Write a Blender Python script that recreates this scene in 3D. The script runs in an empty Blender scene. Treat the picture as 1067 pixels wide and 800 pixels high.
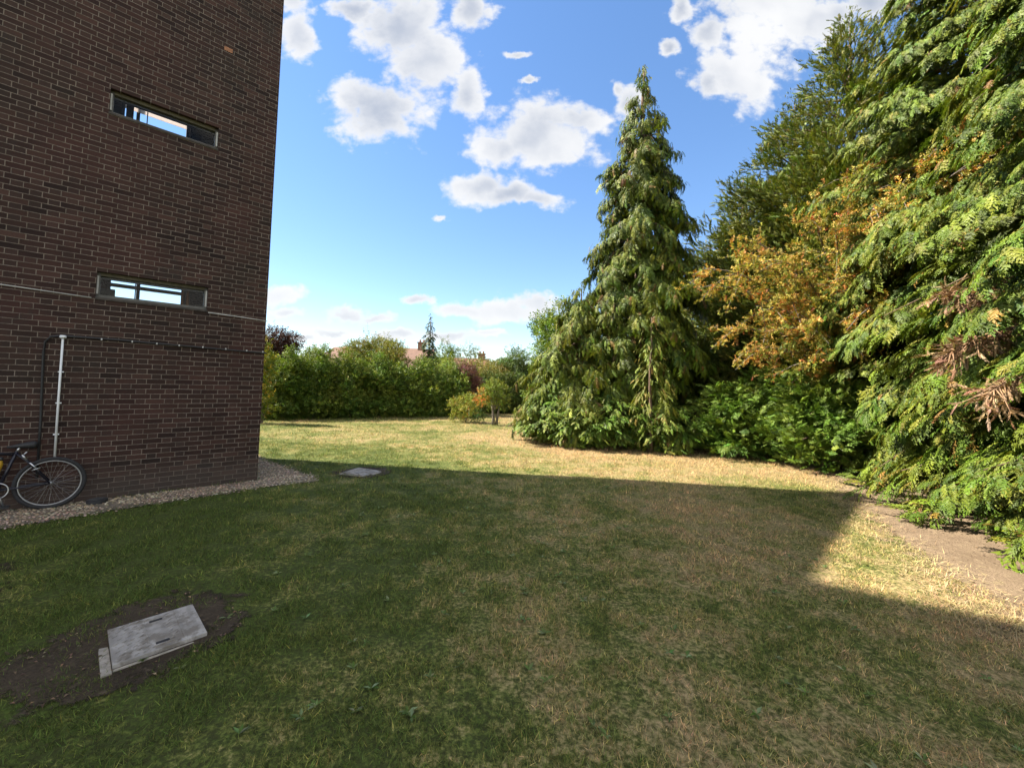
import bpy, bmesh, math, random
import numpy as np
from mathutils import Vector, Matrix

RNG = np.random.default_rng(11)
random.seed(5)
SC = bpy.context.scene
COL = SC.collection
R = math.radians

# ------------------------------------------------------------------ helpers
def tag(o, label=None, cat=None, group=None, kind=None):
    if label: o['label'] = label
    if cat: o['category'] = cat
    if group: o['group'] = group
    if kind: o['kind'] = kind
    return o

def empty(name, loc=(0, 0, 0), rz=0.0):
    o = bpy.data.objects.new(name, None)
    o.location = loc
    o.rotation_euler = (0, 0, rz)
    o.empty_display_size = 0.2
    COL.objects.link(o)
    return o

def link_mesh(name, me, mat=None, parent=None):
    o = bpy.data.objects.new(name, me)
    if mat: me.materials.append(mat)
    if parent: o.parent = parent
    COL.objects.link(o)
    return o

def np_mesh(name, V, F, tint=None, smooth=False):
    """V (n,3) floats, F (m,k) ints (all tris or all quads), tint (n,3) colours"""
    V = np.ascontiguousarray(V, dtype=np.float32)
    F = np.ascontiguousarray(F, dtype=np.int32)
    me = bpy.data.meshes.new(name)
    m, k = F.shape
    me.vertices.add(len(V))
    me.vertices.foreach_set('co', V.ravel())
    me.loops.add(m * k)
    me.loops.foreach_set('vertex_index', F.ravel())
    me.polygons.add(m)
    me.polygons.foreach_set('loop_start', np.arange(0, m * k, k, dtype=np.int32))
    if smooth:
        me.polygons.foreach_set('use_smooth', np.ones(m, dtype=bool))
    else:
        me.polygons.foreach_set('use_smooth', np.zeros(m, dtype=bool))
    if tint is not None:
        a = me.attributes.new('tint', 'FLOAT_COLOR', 'POINT')
        c = np.ones((len(V), 4), dtype=np.float32)
        c[:, :3] = tint
        a.data.foreach_set('color', c.ravel())
    me.update()
    me.validate()
    return me

class MB:
    """small mesh builder for hard objects"""
    def __init__(self):
        self.v = []; self.f = []; self.uv = {}
    def quad(self, *p):
        b = len(self.v); self.v += [tuple(q) for q in p]
        self.f.append(tuple(range(b, b + len(p))))
    def box(self, c, s, M=None):
        x, y, z = c; a, b, d = s[0] / 2, s[1] / 2, s[2] / 2
        P = [Vector((x + i * a, y + j * b, z + k * d)) for k in (-1, 1) for j in (-1, 1) for i in (-1, 1)]
        if M: P = [M @ p for p in P]
        b0 = len(self.v); self.v += [tuple(p) for p in P]
        for f in ((0, 2, 3, 1), (4, 5, 7, 6), (0, 1, 5, 4), (2, 6, 7, 3), (0, 4, 6, 2), (1, 3, 7, 5)):
            self.f.append(tuple(b0 + i for i in f))
    def tube(self, pts, rad, n=8, cap=True):
        pts = [Vector(p) for p in pts]
        if not hasattr(rad, '__len__'): rad = [rad] * len(pts)
        b0 = len(self.v)
        up = Vector((0.12, 0.21, 0.97)).normalized()
        for i, p in enumerate(pts):
            t = (pts[min(i + 1, len(pts) - 1)] - pts[max(i - 1, 0)]).normalized()
            u = t.cross(up)
            if u.length < 0.05: u = t.cross(Vector((1, 0, 0)))
            u.normalize(); w = t.cross(u)
            for k in range(n):
                a = 2 * math.pi * k / n
                self.v.append(tuple(p + (u * math.cos(a) + w * math.sin(a)) * rad[i]))
        for i in range(len(pts) - 1):
            for k in range(n):
                self.f.append((b0 + i * n + k, b0 + i * n + (k + 1) % n, b0 + (i + 1) * n + (k + 1) % n, b0 + (i + 1) * n + k))
        if cap:
            self.f.append(tuple(b0 + k for k in range(n))[::-1])
            self.f.append(tuple(b0 + (len(pts) - 1) * n + k for k in range(n)))
    def torus(self, c, ax_u, ax_v, r, tr, n=40, m=8, flat=1.0):
        c = Vector(c); u = Vector(ax_u); v = Vector(ax_v); w = u.cross(v).normalized()
        b0 = len(self.v)
        for i in range(n):
            a = 2 * math.pi * i / n; d = u * math.cos(a) + v * math.sin(a)
            for k in range(m):
                b = 2 * math.pi * k / m
                self.v.append(tuple(c + d * (r + tr * math.cos(b)) + w * (tr * flat * math.sin(b))))
        for i in range(n):
            for k in range(m):
                self.f.append((b0 + i * m + k, b0 + ((i + 1) % n) * m + k, b0 + ((i + 1) % n) * m + (k + 1) % m, b0 + i * m + (k + 1) % m))
    def build(self, name, mat, parent=None, smooth=False, bevel=0.0):
        me = bpy.data.meshes.new(name)
        me.from_pydata(self.v, [], self.f)
        if bevel:
            bm = bmesh.new(); bm.from_mesh(me)
            bmesh.ops.remove_doubles(bm, verts=bm.verts, dist=1e-5)
            bmesh.ops.bevel(bm, geom=bm.edges[:], offset=bevel, segments=2, affect='EDGES', profile=0.6)
            bm.to_mesh(me); bm.free()
        if smooth:
            for p in me.polygons: p.use_smooth = True
        me.update()
        return link_mesh(name, me, mat, parent)

# ------------------------------------------------------------------ node helpers
class NT:
    def __init__(self, tree):
        self.t = tree; self.n = tree.nodes; self.l = tree.links
    def new(self, ty, **kw):
        nd = self.n.new(ty)
        for k, v in kw.items(): setattr(nd, k, v)
        return nd
    def put(self, sock, v):
        if hasattr(v, 'is_output'): self.l.new(v, sock)
        elif v is not None:
            if sock.type == 'RGBA' and len(v) == 3: v = (*v, 1)
            sock.default_value = v
    def math(self, op, a, b=None, c=None, clamp=False):
        nd = self.new('ShaderNodeMath', operation=op, use_clamp=clamp)
        self.put(nd.inputs[0], a)
        if b is not None: self.put(nd.inputs[1], b)
        if c is not None: self.put(nd.inputs[2], c)
        return nd.outputs[0]
    def vmath(self, op, a, b=None):
        nd = self.new('ShaderNodeVectorMath', operation=op)
        self.put(nd.inputs[0], a)
        if b is not None: self.put(nd.inputs[1], b)
        return nd.outputs['Value'] if op in ('LENGTH', 'DOT_PRODUCT', 'DISTANCE') else nd.outputs[0]
    def noise(self, vec, scale, detail=4, rough=0.55, dist=0.0):
        nd = self.new('ShaderNodeTexNoise')
        if vec is not None: self.l.new(vec, nd.inputs['Vector'])
        nd.inputs['Scale'].default_value = scale
        nd.inputs['Detail'].default_value = detail
        nd.inputs['Roughness'].default_value = rough
        nd.inputs['Distortion'].default_value = dist
        return nd.outputs[0]
    def step(self, v, a, b, lo=0.0, hi=1.0, smooth=True):
        nd = self.new('ShaderNodeMapRange', interpolation_type='SMOOTHSTEP' if smooth else 'LINEAR')
        self.put(nd.inputs['Value'], v)
        nd.inputs['From Min'].default_value = a; nd.inputs['From Max'].default_value = b
        nd.inputs['To Min'].default_value = lo; nd.inputs['To Max'].default_value = hi
        return nd.outputs[0]
    def mix(self, fac, a, b, mode='MIX'):
        nd = self.new('ShaderNodeMix', data_type='RGBA', blend_type=mode)
        self.put(nd.inputs[0], fac); self.put(nd.inputs[6], a); self.put(nd.inputs[7], b)
        return nd.outputs[2]
    def bump(self, h, strength=0.5, dist=0.01):
        nd = self.new('ShaderNodeBump')
        self.l.new(h, nd.inputs['Height'])
        nd.inputs['Strength'].default_value = strength
        nd.inputs['Distance'].default_value = dist
        return nd.outputs[0]

def material(name):
    m = bpy.data.materials.new(name); m.use_nodes = True
    t = NT(m.node_tree)
    bsdf = m.node_tree.nodes['Principled BSDF']
    return m, t, bsdf

def plain(name, col, rough=0.6, metal=0.0, vary=0.25, scale=20, bump=0.0):
    m, t, b = material(name)
    geo = t.new('ShaderNodeTexCoord').outputs['Object']
    n = t.noise(geo, scale, 5, 0.6)
    dark = tuple(c * (1 - vary) for c in col); lite = tuple(min(1, c * (1 + vary)) for c in col)
    t.l.new(t.mix(t.step(n, 0.3, 0.7), dark, lite), b.inputs['Base Color'])
    b.inputs['Roughness'].default_value = rough
    b.inputs['Metallic'].default_value = metal
    if bump: t.l.new(t.bump(n, bump, 0.01), b.inputs['Normal'])
    return m

def foliage_mat(name, transl=0.3, rough=0.5, spec=0.3):
    m, t, b = material(name)
    at = t.new('ShaderNodeAttribute', attribute_name='tint')
    pos = t.new('ShaderNodeNewGeometry').outputs['Position']
    n = t.noise(pos, 1.3, 3, 0.6)
    n2 = t.noise(pos, 9.0, 2, 0.5)
    hs = t.new('ShaderNodeHueSaturation')
    t.l.new(at.outputs['Color'], hs.inputs['Color'])
    t.l.new(t.step(n, 0.3, 0.7, 0.478, 0.515), hs.inputs['Hue'])
    t.l.new(t.step(n2, 0.3, 0.7, 0.8, 1.2), hs.inputs['Value'])
    t.l.new(hs.outputs[0], b.inputs['Base Color'])
    b.inputs['Roughness'].default_value = rough
    b.inputs['Specular IOR Level'].default_value = spec
    tr = t.new('ShaderNodeBsdfTranslucent')
    lit = t.mix(1.0, hs.outputs[0], (1.25, 1.2, 0.55), 'MULTIPLY')
    t.l.new(lit, tr.inputs['Color'])
    mx = t.new('ShaderNodeMixShader'); mx.inputs[0].default_value = transl
    t.l.new(b.outputs[0], mx.inputs[1]); t.l.new(tr.outputs[0], mx.inputs[2])
    t.l.new(mx.outputs[0], m.node_tree.nodes['Material Output'].inputs[0])
    return m

def bark_mat(name, col):
    m, t, b = material(name)
    co = t.new('ShaderNodeTexCoord').outputs['Object']
    mp = t.new('ShaderNodeMapping'); t.l.new(co, mp.inputs[0]); mp.inputs['Scale'].default_value = (9, 9, 1.6)
    n = t.noise(mp.outputs[0], 2.5, 6, 0.65)
    t.l.new(t.mix(t.step(n, 0.3, 0.7), tuple(c * .5 for c in col), tuple(c * 1.4 for c in col)), b.inputs['Base Color'])
    b.inputs['Roughness'].default_value = 0.9
    t.l.new(t.bump(n, 0.8, 0.03), b.inputs['Normal'])
    return m

M = {}
M['leaf'] = foliage_mat('broad_leaf', 0.24, 0.5, 0.22)
M['conifer'] = foliage_mat('conifer_leaf', 0.22, 0.55, 0.3)
M['bark'] = bark_mat('brown_bark', (0.13, 0.085, 0.055))
M['bark_grey'] = bark_mat('grey_bark', (0.2, 0.165, 0.13))
M['twig_dead'] = bark_mat('dead_twig', (0.30, 0.18, 0.10))

# ------------------------------------------------------------------ value noise (python side)
_tab = RNG.random((256, 256))
def vnoise(x, y):
    xi = np.floor(x).astype(int); yi = np.floor(y).astype(int)
    fx = x - xi; fy = y - yi
    fx = fx * fx * (3 - 2 * fx); fy = fy * fy * (3 - 2 * fy)
    g = lambda a, b: _tab[a % 256, b % 256]
    return (g(xi, yi) * (1 - fx) + g(xi + 1, yi) * fx) * (1 - fy) + (g(xi, yi + 1) * (1 - fx) + g(xi + 1, yi + 1) * fx) * fy
def fbm(x, y, o=3):
    s = 0; a = 0.5; n = 0
    for k in range(o):
        s = s + a * vnoise(x * 2 ** k + 17 * k, y * 2 ** k + 31 * k); n += a; a *= 0.5
    return s / n

def in_poly(px, py, poly):
    inside = np.zeros(len(px), bool)
    n = len(poly)
    for i in range(n):
        x1, y1 = poly[i][:2]; x2, y2 = poly[(i + 1) % n][:2]
        c = ((y1 > py) != (y2 > py)) & (px < (x2 - x1) * (py - y1) / (y2 - y1 + 1e-12) + x1)
        inside ^= c
    return inside
def poly_dist(px, py, poly):
    d = np.full(len(px), 1e9)
    n = len(poly)
    for i in range(n):
        a = np.array(poly[i][:2]); b = np.array(poly[(i + 1) % n][:2]); ab = b - a
        t = np.clip(((px - a[0]) * ab[0] + (py - a[1]) * ab[1]) / (ab @ ab + 1e-12), 0, 1)
        d = np.minimum(d, np.hypot(px - a[0] - t * ab[0], py - a[1] - t * ab[1]))
    return d

# ------------------------------------------------------------------ camera and light
SUN_EL, SUN_DIR = R(46), Vector((-0.990, 0.139))          # where the sun stands: left of the view, a little ahead
f_px, roll, pitch, hcam = 430.0, R(1.7), R(2.5), 1.65
fw = Vector((0, math.cos(pitch), math.sin(pitch))); up0 = Vector((0, -math.sin(pitch), math.cos(pitch))); rt0 = Vector((1, 0, 0))
rt = rt0 * math.cos(roll) + up0 * math.sin(roll); up = up0 * math.cos(roll) - rt0 * math.sin(roll)
cam = bpy.data.cameras.new('camera'); camo = bpy.data.objects.new('camera', cam); COL.objects.link(camo)
mw = Matrix((rt, up, -fw)).transposed().to_4x4(); mw.translation = (0, 0, hcam)
camo.matrix_world = mw
cam.sensor_width = 36.0; cam.lens = f_px / 1067 * 36.0
cam.shift_y = -20.0 / 1067
cam.clip_start = 0.05; cam.clip_end = 3000
SC.camera = camo
def view_dir(x, y):
    d = fw * f_px + rt * (x - 533.5) - up * (y - 380.0)
    return d / d.y

sun = bpy.data.lights.new('sun', 'SUN'); suno = bpy.data.objects.new('sun', sun); COL.objects.link(suno)
sun.energy = 5.0; sun.angle = R(0.53); sun.color = (1.0, 0.92, 0.78)
sd = Vector((SUN_DIR.x * math.cos(SUN_EL), SUN_DIR.y * math.cos(SUN_EL), math.sin(SUN_EL)))
suno.rotation_euler = sd.to_track_quat('Z', 'Y').to_euler()
suno.location = (-20, 5, 30)

SC.view_settings.view_transform = 'Standard'; SC.view_settings.look = 'None'
SC.view_settings.exposure = 1.75; SC.view_settings.gamma = 1.0

# ------------------------------------------------------------------ sky with cumulus
world = bpy.data.worlds.new('World'); SC.world = world; world.use_nodes = True
def build_sky():
    t = NT(world.node_tree)
    for nd in list(t.n): t.n.remove(nd)
    out = t.new('ShaderNodeOutputWorld')
    sky = t.new('ShaderNodeTexSky', sky_type='NISHITA'); sky.sun_disc = False
    sky.sun_elevation = SUN_EL; sky.sun_rotation = math.atan2(SUN_DIR.x, SUN_DIR.y) % (2 * math.pi)
    sky.altitude = 50; sky.air_density = 1.0; sky.dust_density = 0.08; sky.ozone_density = 2.2
    hs = t.new('ShaderNodeHueSaturation'); gm = t.new('ShaderNodeGamma'); t.l.new(sky.outputs[0], gm.inputs[0]); gm.inputs[1].default_value = .8; t.l.new(gm.outputs[0], hs.inputs['Color'])
    hs.inputs['Saturation'].default_value = 1.27; hs.inputs['Hue'].default_value = 0.506
    bg = t.new('ShaderNodeBackground'); t.l.new(hs.outputs[0], bg.inputs[0]); bg.inputs[1].default_value = 0.104
    co = t.new('ShaderNodeTexCoord').outputs['Generated']
    sp = t.new('ShaderNodeSeparateXYZ'); t.l.new(co, sp.inputs[0])
    yy = t.math('MAXIMUM', sp.outputs[1], 0.02)
    u = t.math('DIVIDE', sp.outputs[0], yy); v = t.math('DIVIDE', sp.outputs[2], yy)
    cb = t.new('ShaderNodeCombineXYZ'); t.l.new(u, cb.inputs[0]); t.l.new(v, cb.inputs[1])
    p = cb.outputs[0]
    blobs = [  # cumulus heaps: direction (as seen standing on the lawn) and angular half-sizes
        (418, 30, 62, 52), (392, 114, 62, 46), (446, 66, 52, 56), (486, 96, 24, 38), (370, 8, 30, 16), (490, 12, 26, 28), (309, 36, 24, 32), (302, 4, 22, 16),
        (562, 142, 78, 46), (604, 126, 34, 26), (520, 158, 36, 26), (500, 194, 46, 22), (530, 204, 40, 18), (560, 208, 34, 14),
        (800, 14, 90, 54), (774, 76, 58, 48), (850, 20, 60, 40), (738, 28, 28, 30), (735, 92, 20, 20), (905, 0, 40, 30),
        (518, 324, 54, 17), (558, 314, 27, 15), (484, 325, 34, 11), (362, 328, 38, 12), (392, 331, 26, 7), (438, 313, 16, 9), (293, 306, 26, 13),
        (300, 325, 24, 7), (412, 349, 30, 6), (470, 350, 40, 7), (350, 346, 28, 5), (512, 349, 22, 5), (655, 104, 18, 22), (644, 92, 10, 12), (700, 48, 15, 10),
        (540, 56, 16, 6), (552, 84, 12, 5), (464, 225, 10, 6), (588, 346, 28, 24), (708, 8, 14, 20), (318, 352, 20, 4)]
    pf = t.vmath('MULTIPLY', p, (1.0, 1.25, 0))
    def vor(scale):
        nd = t.new('ShaderNodeTexVoronoi', feature='SMOOTH_F1', voronoi_dimensions='2D'); t.l.new(pw, nd.inputs['Vector'])
        nd.inputs['Scale'].default_value = scale; nd.inputs['Smoothness'].default_value = .35
        return nd.outputs['Distance']
    wj = t.new('ShaderNodeTexNoise'); t.l.new(pf, wj.inputs['Vector']); wj.inputs['Scale'].default_value = 14; wj.inputs['Detail'].default_value = 5
    pw = t.vmath('ADD', pf, t.vmath('MULTIPLY', t.vmath('SUBTRACT', wj.outputs['Color'], (.5, .5, .5)), (.05, .05, 0)))
    puff = t.math('ADD', t.math('MULTIPLY', vor(11.0), -0.62), t.math('MULTIPLY', vor(27.0), -0.30))
    puff = t.math('ADD', puff, t.math('MULTIPLY', vor(60.0), -0.16))
    wisp = t.math('MULTIPLY', t.math('SUBTRACT', t.noise(pf, 16.0, 9, 0.66), 0.5), 1.25)
    n1 = t.math('ADD', t.math('ADD', puff, 0.50), wisp)
    wn = t.new('ShaderNodeTexNoise'); t.l.new(p, wn.inputs['Vector']); wn.inputs['Scale'].default_value = 9.0; wn.inputs['Detail'].default_value = 6; wn.inputs['Roughness'].default_value = .6
    wv = t.vmath('MULTIPLY', t.vmath('SUBTRACT', wn.outputs['Color'], (.5, .5, .5)), (.09, .07, 0))
    p = t.vmath('ADD', p, wv)
    n2 = t.noise(p, 4.0, 3, 0.5)
    tot = None
    for (x, y, a, b) in blobs:
        d = view_dir(x, y); c = (d.x, d.z, 0)
        q = t.vmath('SUBTRACT', p, c)
        q = t.vmath('MULTIPLY', q, (f_px / (a * .92), f_px / (b * .92), 0))
        e = t.vmath('LENGTH', q)
        k = t.math('SUBTRACT', 1.0, e)
        tot = k if tot is None else t.math('SMOOTH_MAX', tot, k, 0.06)
    dens = t.math('ADD', n1, tot)
    alpha = t.step(dens, -0.08, 0.52)
    front = t.step(sp.outputs[1], 0.03, 0.1)
    alpha = t.math('MULTIPLY', alpha, front)
    # thick middle greyer, thin sunlit rims white
    core = t.math('MULTIPLY', t.step(t.math('MULTIPLY_ADD', dens, .8, tot), 0.0, 1.9), t.step(n2, 0.28, 0.62))
    core = t.math('MULTIPLY', core, t.step(v, .15, .5, .5, 1.0))
    ccol = t.mix(core, (1.0, 1.0, 1.0), (0.52, 0.57, 0.67))
    # the other half of the sky: unseen bright cumulus added to fill the shade
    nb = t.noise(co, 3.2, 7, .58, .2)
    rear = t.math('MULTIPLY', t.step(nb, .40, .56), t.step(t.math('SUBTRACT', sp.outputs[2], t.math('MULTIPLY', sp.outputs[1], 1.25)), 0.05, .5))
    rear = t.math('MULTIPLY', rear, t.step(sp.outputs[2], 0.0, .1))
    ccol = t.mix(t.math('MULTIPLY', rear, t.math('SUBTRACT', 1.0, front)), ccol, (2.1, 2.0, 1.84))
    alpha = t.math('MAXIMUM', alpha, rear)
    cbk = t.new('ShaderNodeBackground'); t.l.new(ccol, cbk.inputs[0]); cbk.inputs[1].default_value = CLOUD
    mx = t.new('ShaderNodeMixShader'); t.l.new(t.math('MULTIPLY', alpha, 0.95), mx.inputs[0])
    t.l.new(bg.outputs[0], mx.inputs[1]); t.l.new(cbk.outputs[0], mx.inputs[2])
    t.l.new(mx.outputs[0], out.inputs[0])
CLOUD = 0.305
build_sky()

# ------------------------------------------------------------------ ground
WA = Vector((-3.965, 6.591, 0)); WD = Vector((-0.720, -0.694, 0)).normalized(); WN = Vector((0.694, -0.720, 0)).normalized()
WS = Vector((-WN.x, -WN.y, 0))                      # from the visible wall back into the building
def wpt(s, z, off=0.0):                             # metres along the wall from its far corner, height, distance in front
    return WA + WD * s + WN * off + Vector((0, 0, z))
DEPTH = 2.64
GRAVEL = [(-3.97, 6.59), (-9.7, 1.06), (-9.3, 0.6), (-5.25, 4.2), (-4.74, 4.82), (-4.1, 5.62), (-3.55, 6.26), (-3.05, 6.64), (-3.3, 7.02), (-3.85, 7.42), (-4.5, 7.9), (-5.55, 8.9), (-5.86, 8.52)]
PATH = [(6.85, 11.62), (6.55, 9.3), (6.1, 7.9), (5.35, 6.6), (4.75, 5.53), (4.14, 4.28), (3.86, 3.5), (3.68, 3.0), (3.5, 1.5), (3.6, -2), (12, -2), (12, 16), (7.2, 13.0)]
SOIL = [(-4.9, 3.75), (-4.35, 3.6), (-3.85, 3.2), (-3.3, 2.6), (-3.0, 2.4), (-2.78, 2.5), (-2.66, 2.95), (-2.3, 3.2), (-1.86, 3.02), (-1.70, 2.76), (-1.8, 2.48), (-2.02, 2.22), (-2.3, 2.1), (-2.5, 2.1), (-2.45, 1.85), (-2.3, 1.45), (-3, 0.8), (-6, 1.5)]
SOIL2 = [(-3.1, 7.27), (-2.95, 7.66), (-2.6, 7.86), (-2.25, 7.74), (-2.05, 7.4), (-2.15, 7.12), (-2.4, 6.95), (-2.8, 7.0)]
BUILD = [tuple((WA)[:2]), tuple((WA + WD * 9)[:2]), tuple((WA + WD * 9 + WS * DEPTH)[:2]), tuple((WA + WS * DEPTH)[:2])]
MAN1 = [(-2.52, 2.69), (-2.17, 2.34), (-1.83, 2.64), (-2.19, 3.02)]

def lawn_colour(t, pos):
    sp = t.new('ShaderNodeSeparateXYZ'); t.l.new(pos, sp.inputs[0])
    X, Y = sp.outputs[0], sp.outputs[1]
    big = t.noise(pos, 0.55, 4, 0.6)
    mid = t.noise(pos, 2.6, 5, 0.65)
    fine = t.noise(pos, 38.0, 4, 0.7)
    dry = t.math('MULTIPLY_ADD', t.step(X, -2.8, 2.4, smooth=True), 0.46, -0.20)
    far = t.step(Y, 7.5, 12, 0, 0.24)
    leftg = t.step(t.math('MULTIPLY_ADD', X, 1.0, t.math('MULTIPLY', Y, 0.42)), -4.0, 2.0, -0.14, 0.0)
    d = t.math('ADD', dry, far)
    d = t.math('ADD', d, leftg)
    d = t.math('MULTIPLY_ADD', t.math('SUBTRACT', big, 0.5), 1.5, d)
    d = t.math('MULTIPLY_ADD', t.math('SUBTRACT', mid, 0.5), 1.3, d)
    d = t.math('MULTIPLY_ADD', t.math('SUBTRACT', fine, 0.5), 1.4, d)
    d = t.math('MULTIPLY_ADD', t.math('SUBTRACT', t.noise(pos, 12.0, 4, 0.6), 0.5), 1.0, d)
    d = t.math('SUBTRACT', d, t.step(Y, 7.0, 9.0, .10, 0.0))
    return d, fine, mid

def lawn_mat(name, blade):
    m, t, b = material(name)
    pos = t.new('ShaderNodeNewGeometry').outputs['Position']
    d, fine, mid = lawn_colour(t, pos)
    ramp = t.new('ShaderNodeValToRGB'); t.l.new(t.math('ADD', d, 0.5), ramp.inputs[0])
    e = ramp.color_ramp.elements
    e[0].position = 0.18; e[0].color = (0.078, 0.112, 0.024, 1)
    e[1].position = 0.92; e[1].color = (0.39, 0.29, 0.145, 1)
    x = e.new(0.42); x.color = (0.145, 0.172, 0.040, 1)
    x = e.new(0.62); x.color = (0.28, 0.25, 0.095, 1)
    col = ramp.outputs[0]
    if blade:
        rnd = t.new('ShaderNodeAttribute', attribute_name='tint').outputs['Color']
        col = t.mix(1.0, col, rnd, 'MULTIPLY')
    else:
        col = t.mix(t.step(fine, 0.35, 0.7), t.mix(0.72, col, (0.035, 0.028, 0.016)), col)
    t.l.new(col, b.inputs['Base Color'])
    b.inputs['Roughness'].default_value = 0.75 if blade else 0.95
    b.inputs['Specular IOR Level'].default_value = 0.25 if blade else 0.1
    if blade:
        tr = t.new('ShaderNodeBsdfTranslucent'); t.l.new(col, tr.inputs['Color'])
        mx = t.new('ShaderNodeMixShader'); mx.inputs[0].default_value = 0.3
        t.l.new(b.outputs[0], mx.inputs[1]); t.l.new(tr.outputs[0], mx.inputs[2])
        t.l.new(mx.outputs[0], m.node_tree.nodes['Material Output'].inputs[0])
    else:
        t.l.new(t.bump(t.math('ADD', fine, mid), 0.7, 0.02), b.inputs['Normal'])
    return m
M['lawn'] = lawn_mat('dry_lawn', False)
M['blade'] = lawn_mat('grass_blade', True)

def soil_mat(name, dark, lite, litter, scale=14.0, edge=True):
    m, t, b = material(name)
    pos = t.new('ShaderNodeNewGeometry').outputs['Position']
    n1 = t.noise(pos, 1.7, 5, 0.62); n2 = t.noise(pos, scale, 5, 0.7); n3 = t.noise(pos, 70, 3, 0.7)
    col = t.mix(t.step(n1, 0.3, 0.7), dark, lite)
    col = t.mix(t.step(n2, 0.52, 0.7), col, litter)
    col = t.mix(t.step(n3, 0.4, 0.75, 0.0, 0.5), col, tuple(c * 0.45 for c in dark))
    t.l.new(col, b.inputs['Base Color']); b.inputs['Roughness'].default_value = 0.95
    b.inputs['Specular IOR Level'].default_value = 0.1
    h = t.math('ADD', n2, t.math('MULTIPLY', n3, 0.5))
    t.l.new(t.bump(h, 0.9, 0.025), b.inputs['Normal'])
    if edge:
        at = t.new('ShaderNodeAttribute', attribute_name='tint').outputs['Fac']
        w = t.math('MULTIPLY_ADD', t.math('SUBTRACT', t.noise(pos, 5.0, 6, 0.7), 0.5), 1.6, at)
        a = t.step(w, 0.42, 0.60)
        tp = t.new('ShaderNodeBsdfTransparent'); mx = t.new('ShaderNodeMixShader')
        t.l.new(a, mx.inputs[0]); t.l.new(tp.outputs[0], mx.inputs[1]); t.l.new(b.outputs[0], mx.inputs[2])
        t.l.new(mx.outputs[0], m.node_tree.nodes['Material Output'].inputs[0])
    return m
M['path'] = soil_mat('trodden_earth', (0.165, 0.118, 0.078), (0.235, 0.172, 0.115), (0.29, 0.22, 0.14))
M['soil'] = soil_mat('bare_soil', (0.042, 0.032, 0.023), (0.085, 0.066, 0.047), (0.125, 0.098, 0.066), scale=22)
M['under_gravel'] = soil_mat('gravel_bed', (0.13, 0.11, 0.085), (0.23, 0.195, 0.15), (0.33, 0.29, 0.23), scale=45)

# the lawn: one sheet, finer near the camera, out to the horizon
xs = np.concatenate([np.linspace(-900, -14, 10), np.linspace(-12, 12, 97), np.linspace(14, 900, 10)])
ys = np.concatenate([np.linspace(-300, -4, 5), np.linspace(-3, 24, 109), np.linspace(26, 1200, 12)])
gx, gy = np.meshgrid(xs, ys)
near = np.exp(-((gx / 14) ** 2 + ((gy - 9) / 14) ** 2) ** 2)
gz = (fbm(gx * 0.5, gy * 0.5) - 0.5) * 0.05 * near - 0.006
V = np.stack([gx.ravel(), gy.ravel(), gz.ravel()], 1)
nx, ny = len(xs), len(ys)
i = np.arange(nx * ny).reshape(ny, nx)
F = np.stack([i[:-1, :-1].ravel(), i[:-1, 1:].ravel(), i[1:, 1:].ravel(), i[1:, :-1].ravel()], 1)
g = link_mesh('lawn', np_mesh('lawn', V, F, smooth=True), M['lawn']); tag(g, kind='structure')
def ground_z(x, y):
    n = np.exp(-((x / 14) ** 2 + ((y - 9) / 14) ** 2) ** 2)
    return (fbm(x * 0.5, y * 0.5) - 0.5) * 0.05 * n - 0.006

def sheet(name, poly, mat, step, lift, feather):
    px = [p[0] for p in poly]; py = [p[1] for p in poly]
    xs = np.arange(min(px) - .3, max(px) + .3, step); ys = np.arange(min(py) - .3, max(py) + .3, step)
    gx, gy = np.meshgrid(xs, ys); gx = gx.ravel(); gy = gy.ravel()
    ins = in_poly(gx, gy, poly); d = poly_dist(gx, gy, poly) * np.where(ins, 1, -1)
    e = np.clip(d / feather * 0.5 + 0.5, 0, 1)
    V = np.stack([gx, gy, ground_z(gx, gy) + lift], 1)
    nx, ny = len(xs), len(ys); i = np.arange(nx * ny).reshape(ny, nx)
    F = np.stack([i[:-1, :-1].ravel(), i[:-1, 1:].ravel(), i[1:, 1:].ravel(), i[1:, :-1].ravel()], 1)
    keep = (e[F] > 0).any(1); F = F[keep]
    used = np.unique(F); remap = -np.ones(len(V), int); remap[used] = np.arange(len(used))
    o = link_mesh(name, np_mesh(name, V[used], remap[F], np.repeat(e[used][:, None], 3, 1), smooth=True), mat)
    return tag(o, kind='structure')
sheet('dirt_path', PATH, M['path'], 0.14, 0.006, 0.45)
sheet('bare_soil', SOIL, M['soil'], 0.07, 0.008, 0.28)
sheet('bare_soil', SOIL2, M['soil'], 0.06, 0.008, 0.22)
sheet('gravel_strip', GRAVEL, M['under_gravel'], 0.07, 0.012, 0.16)

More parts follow.
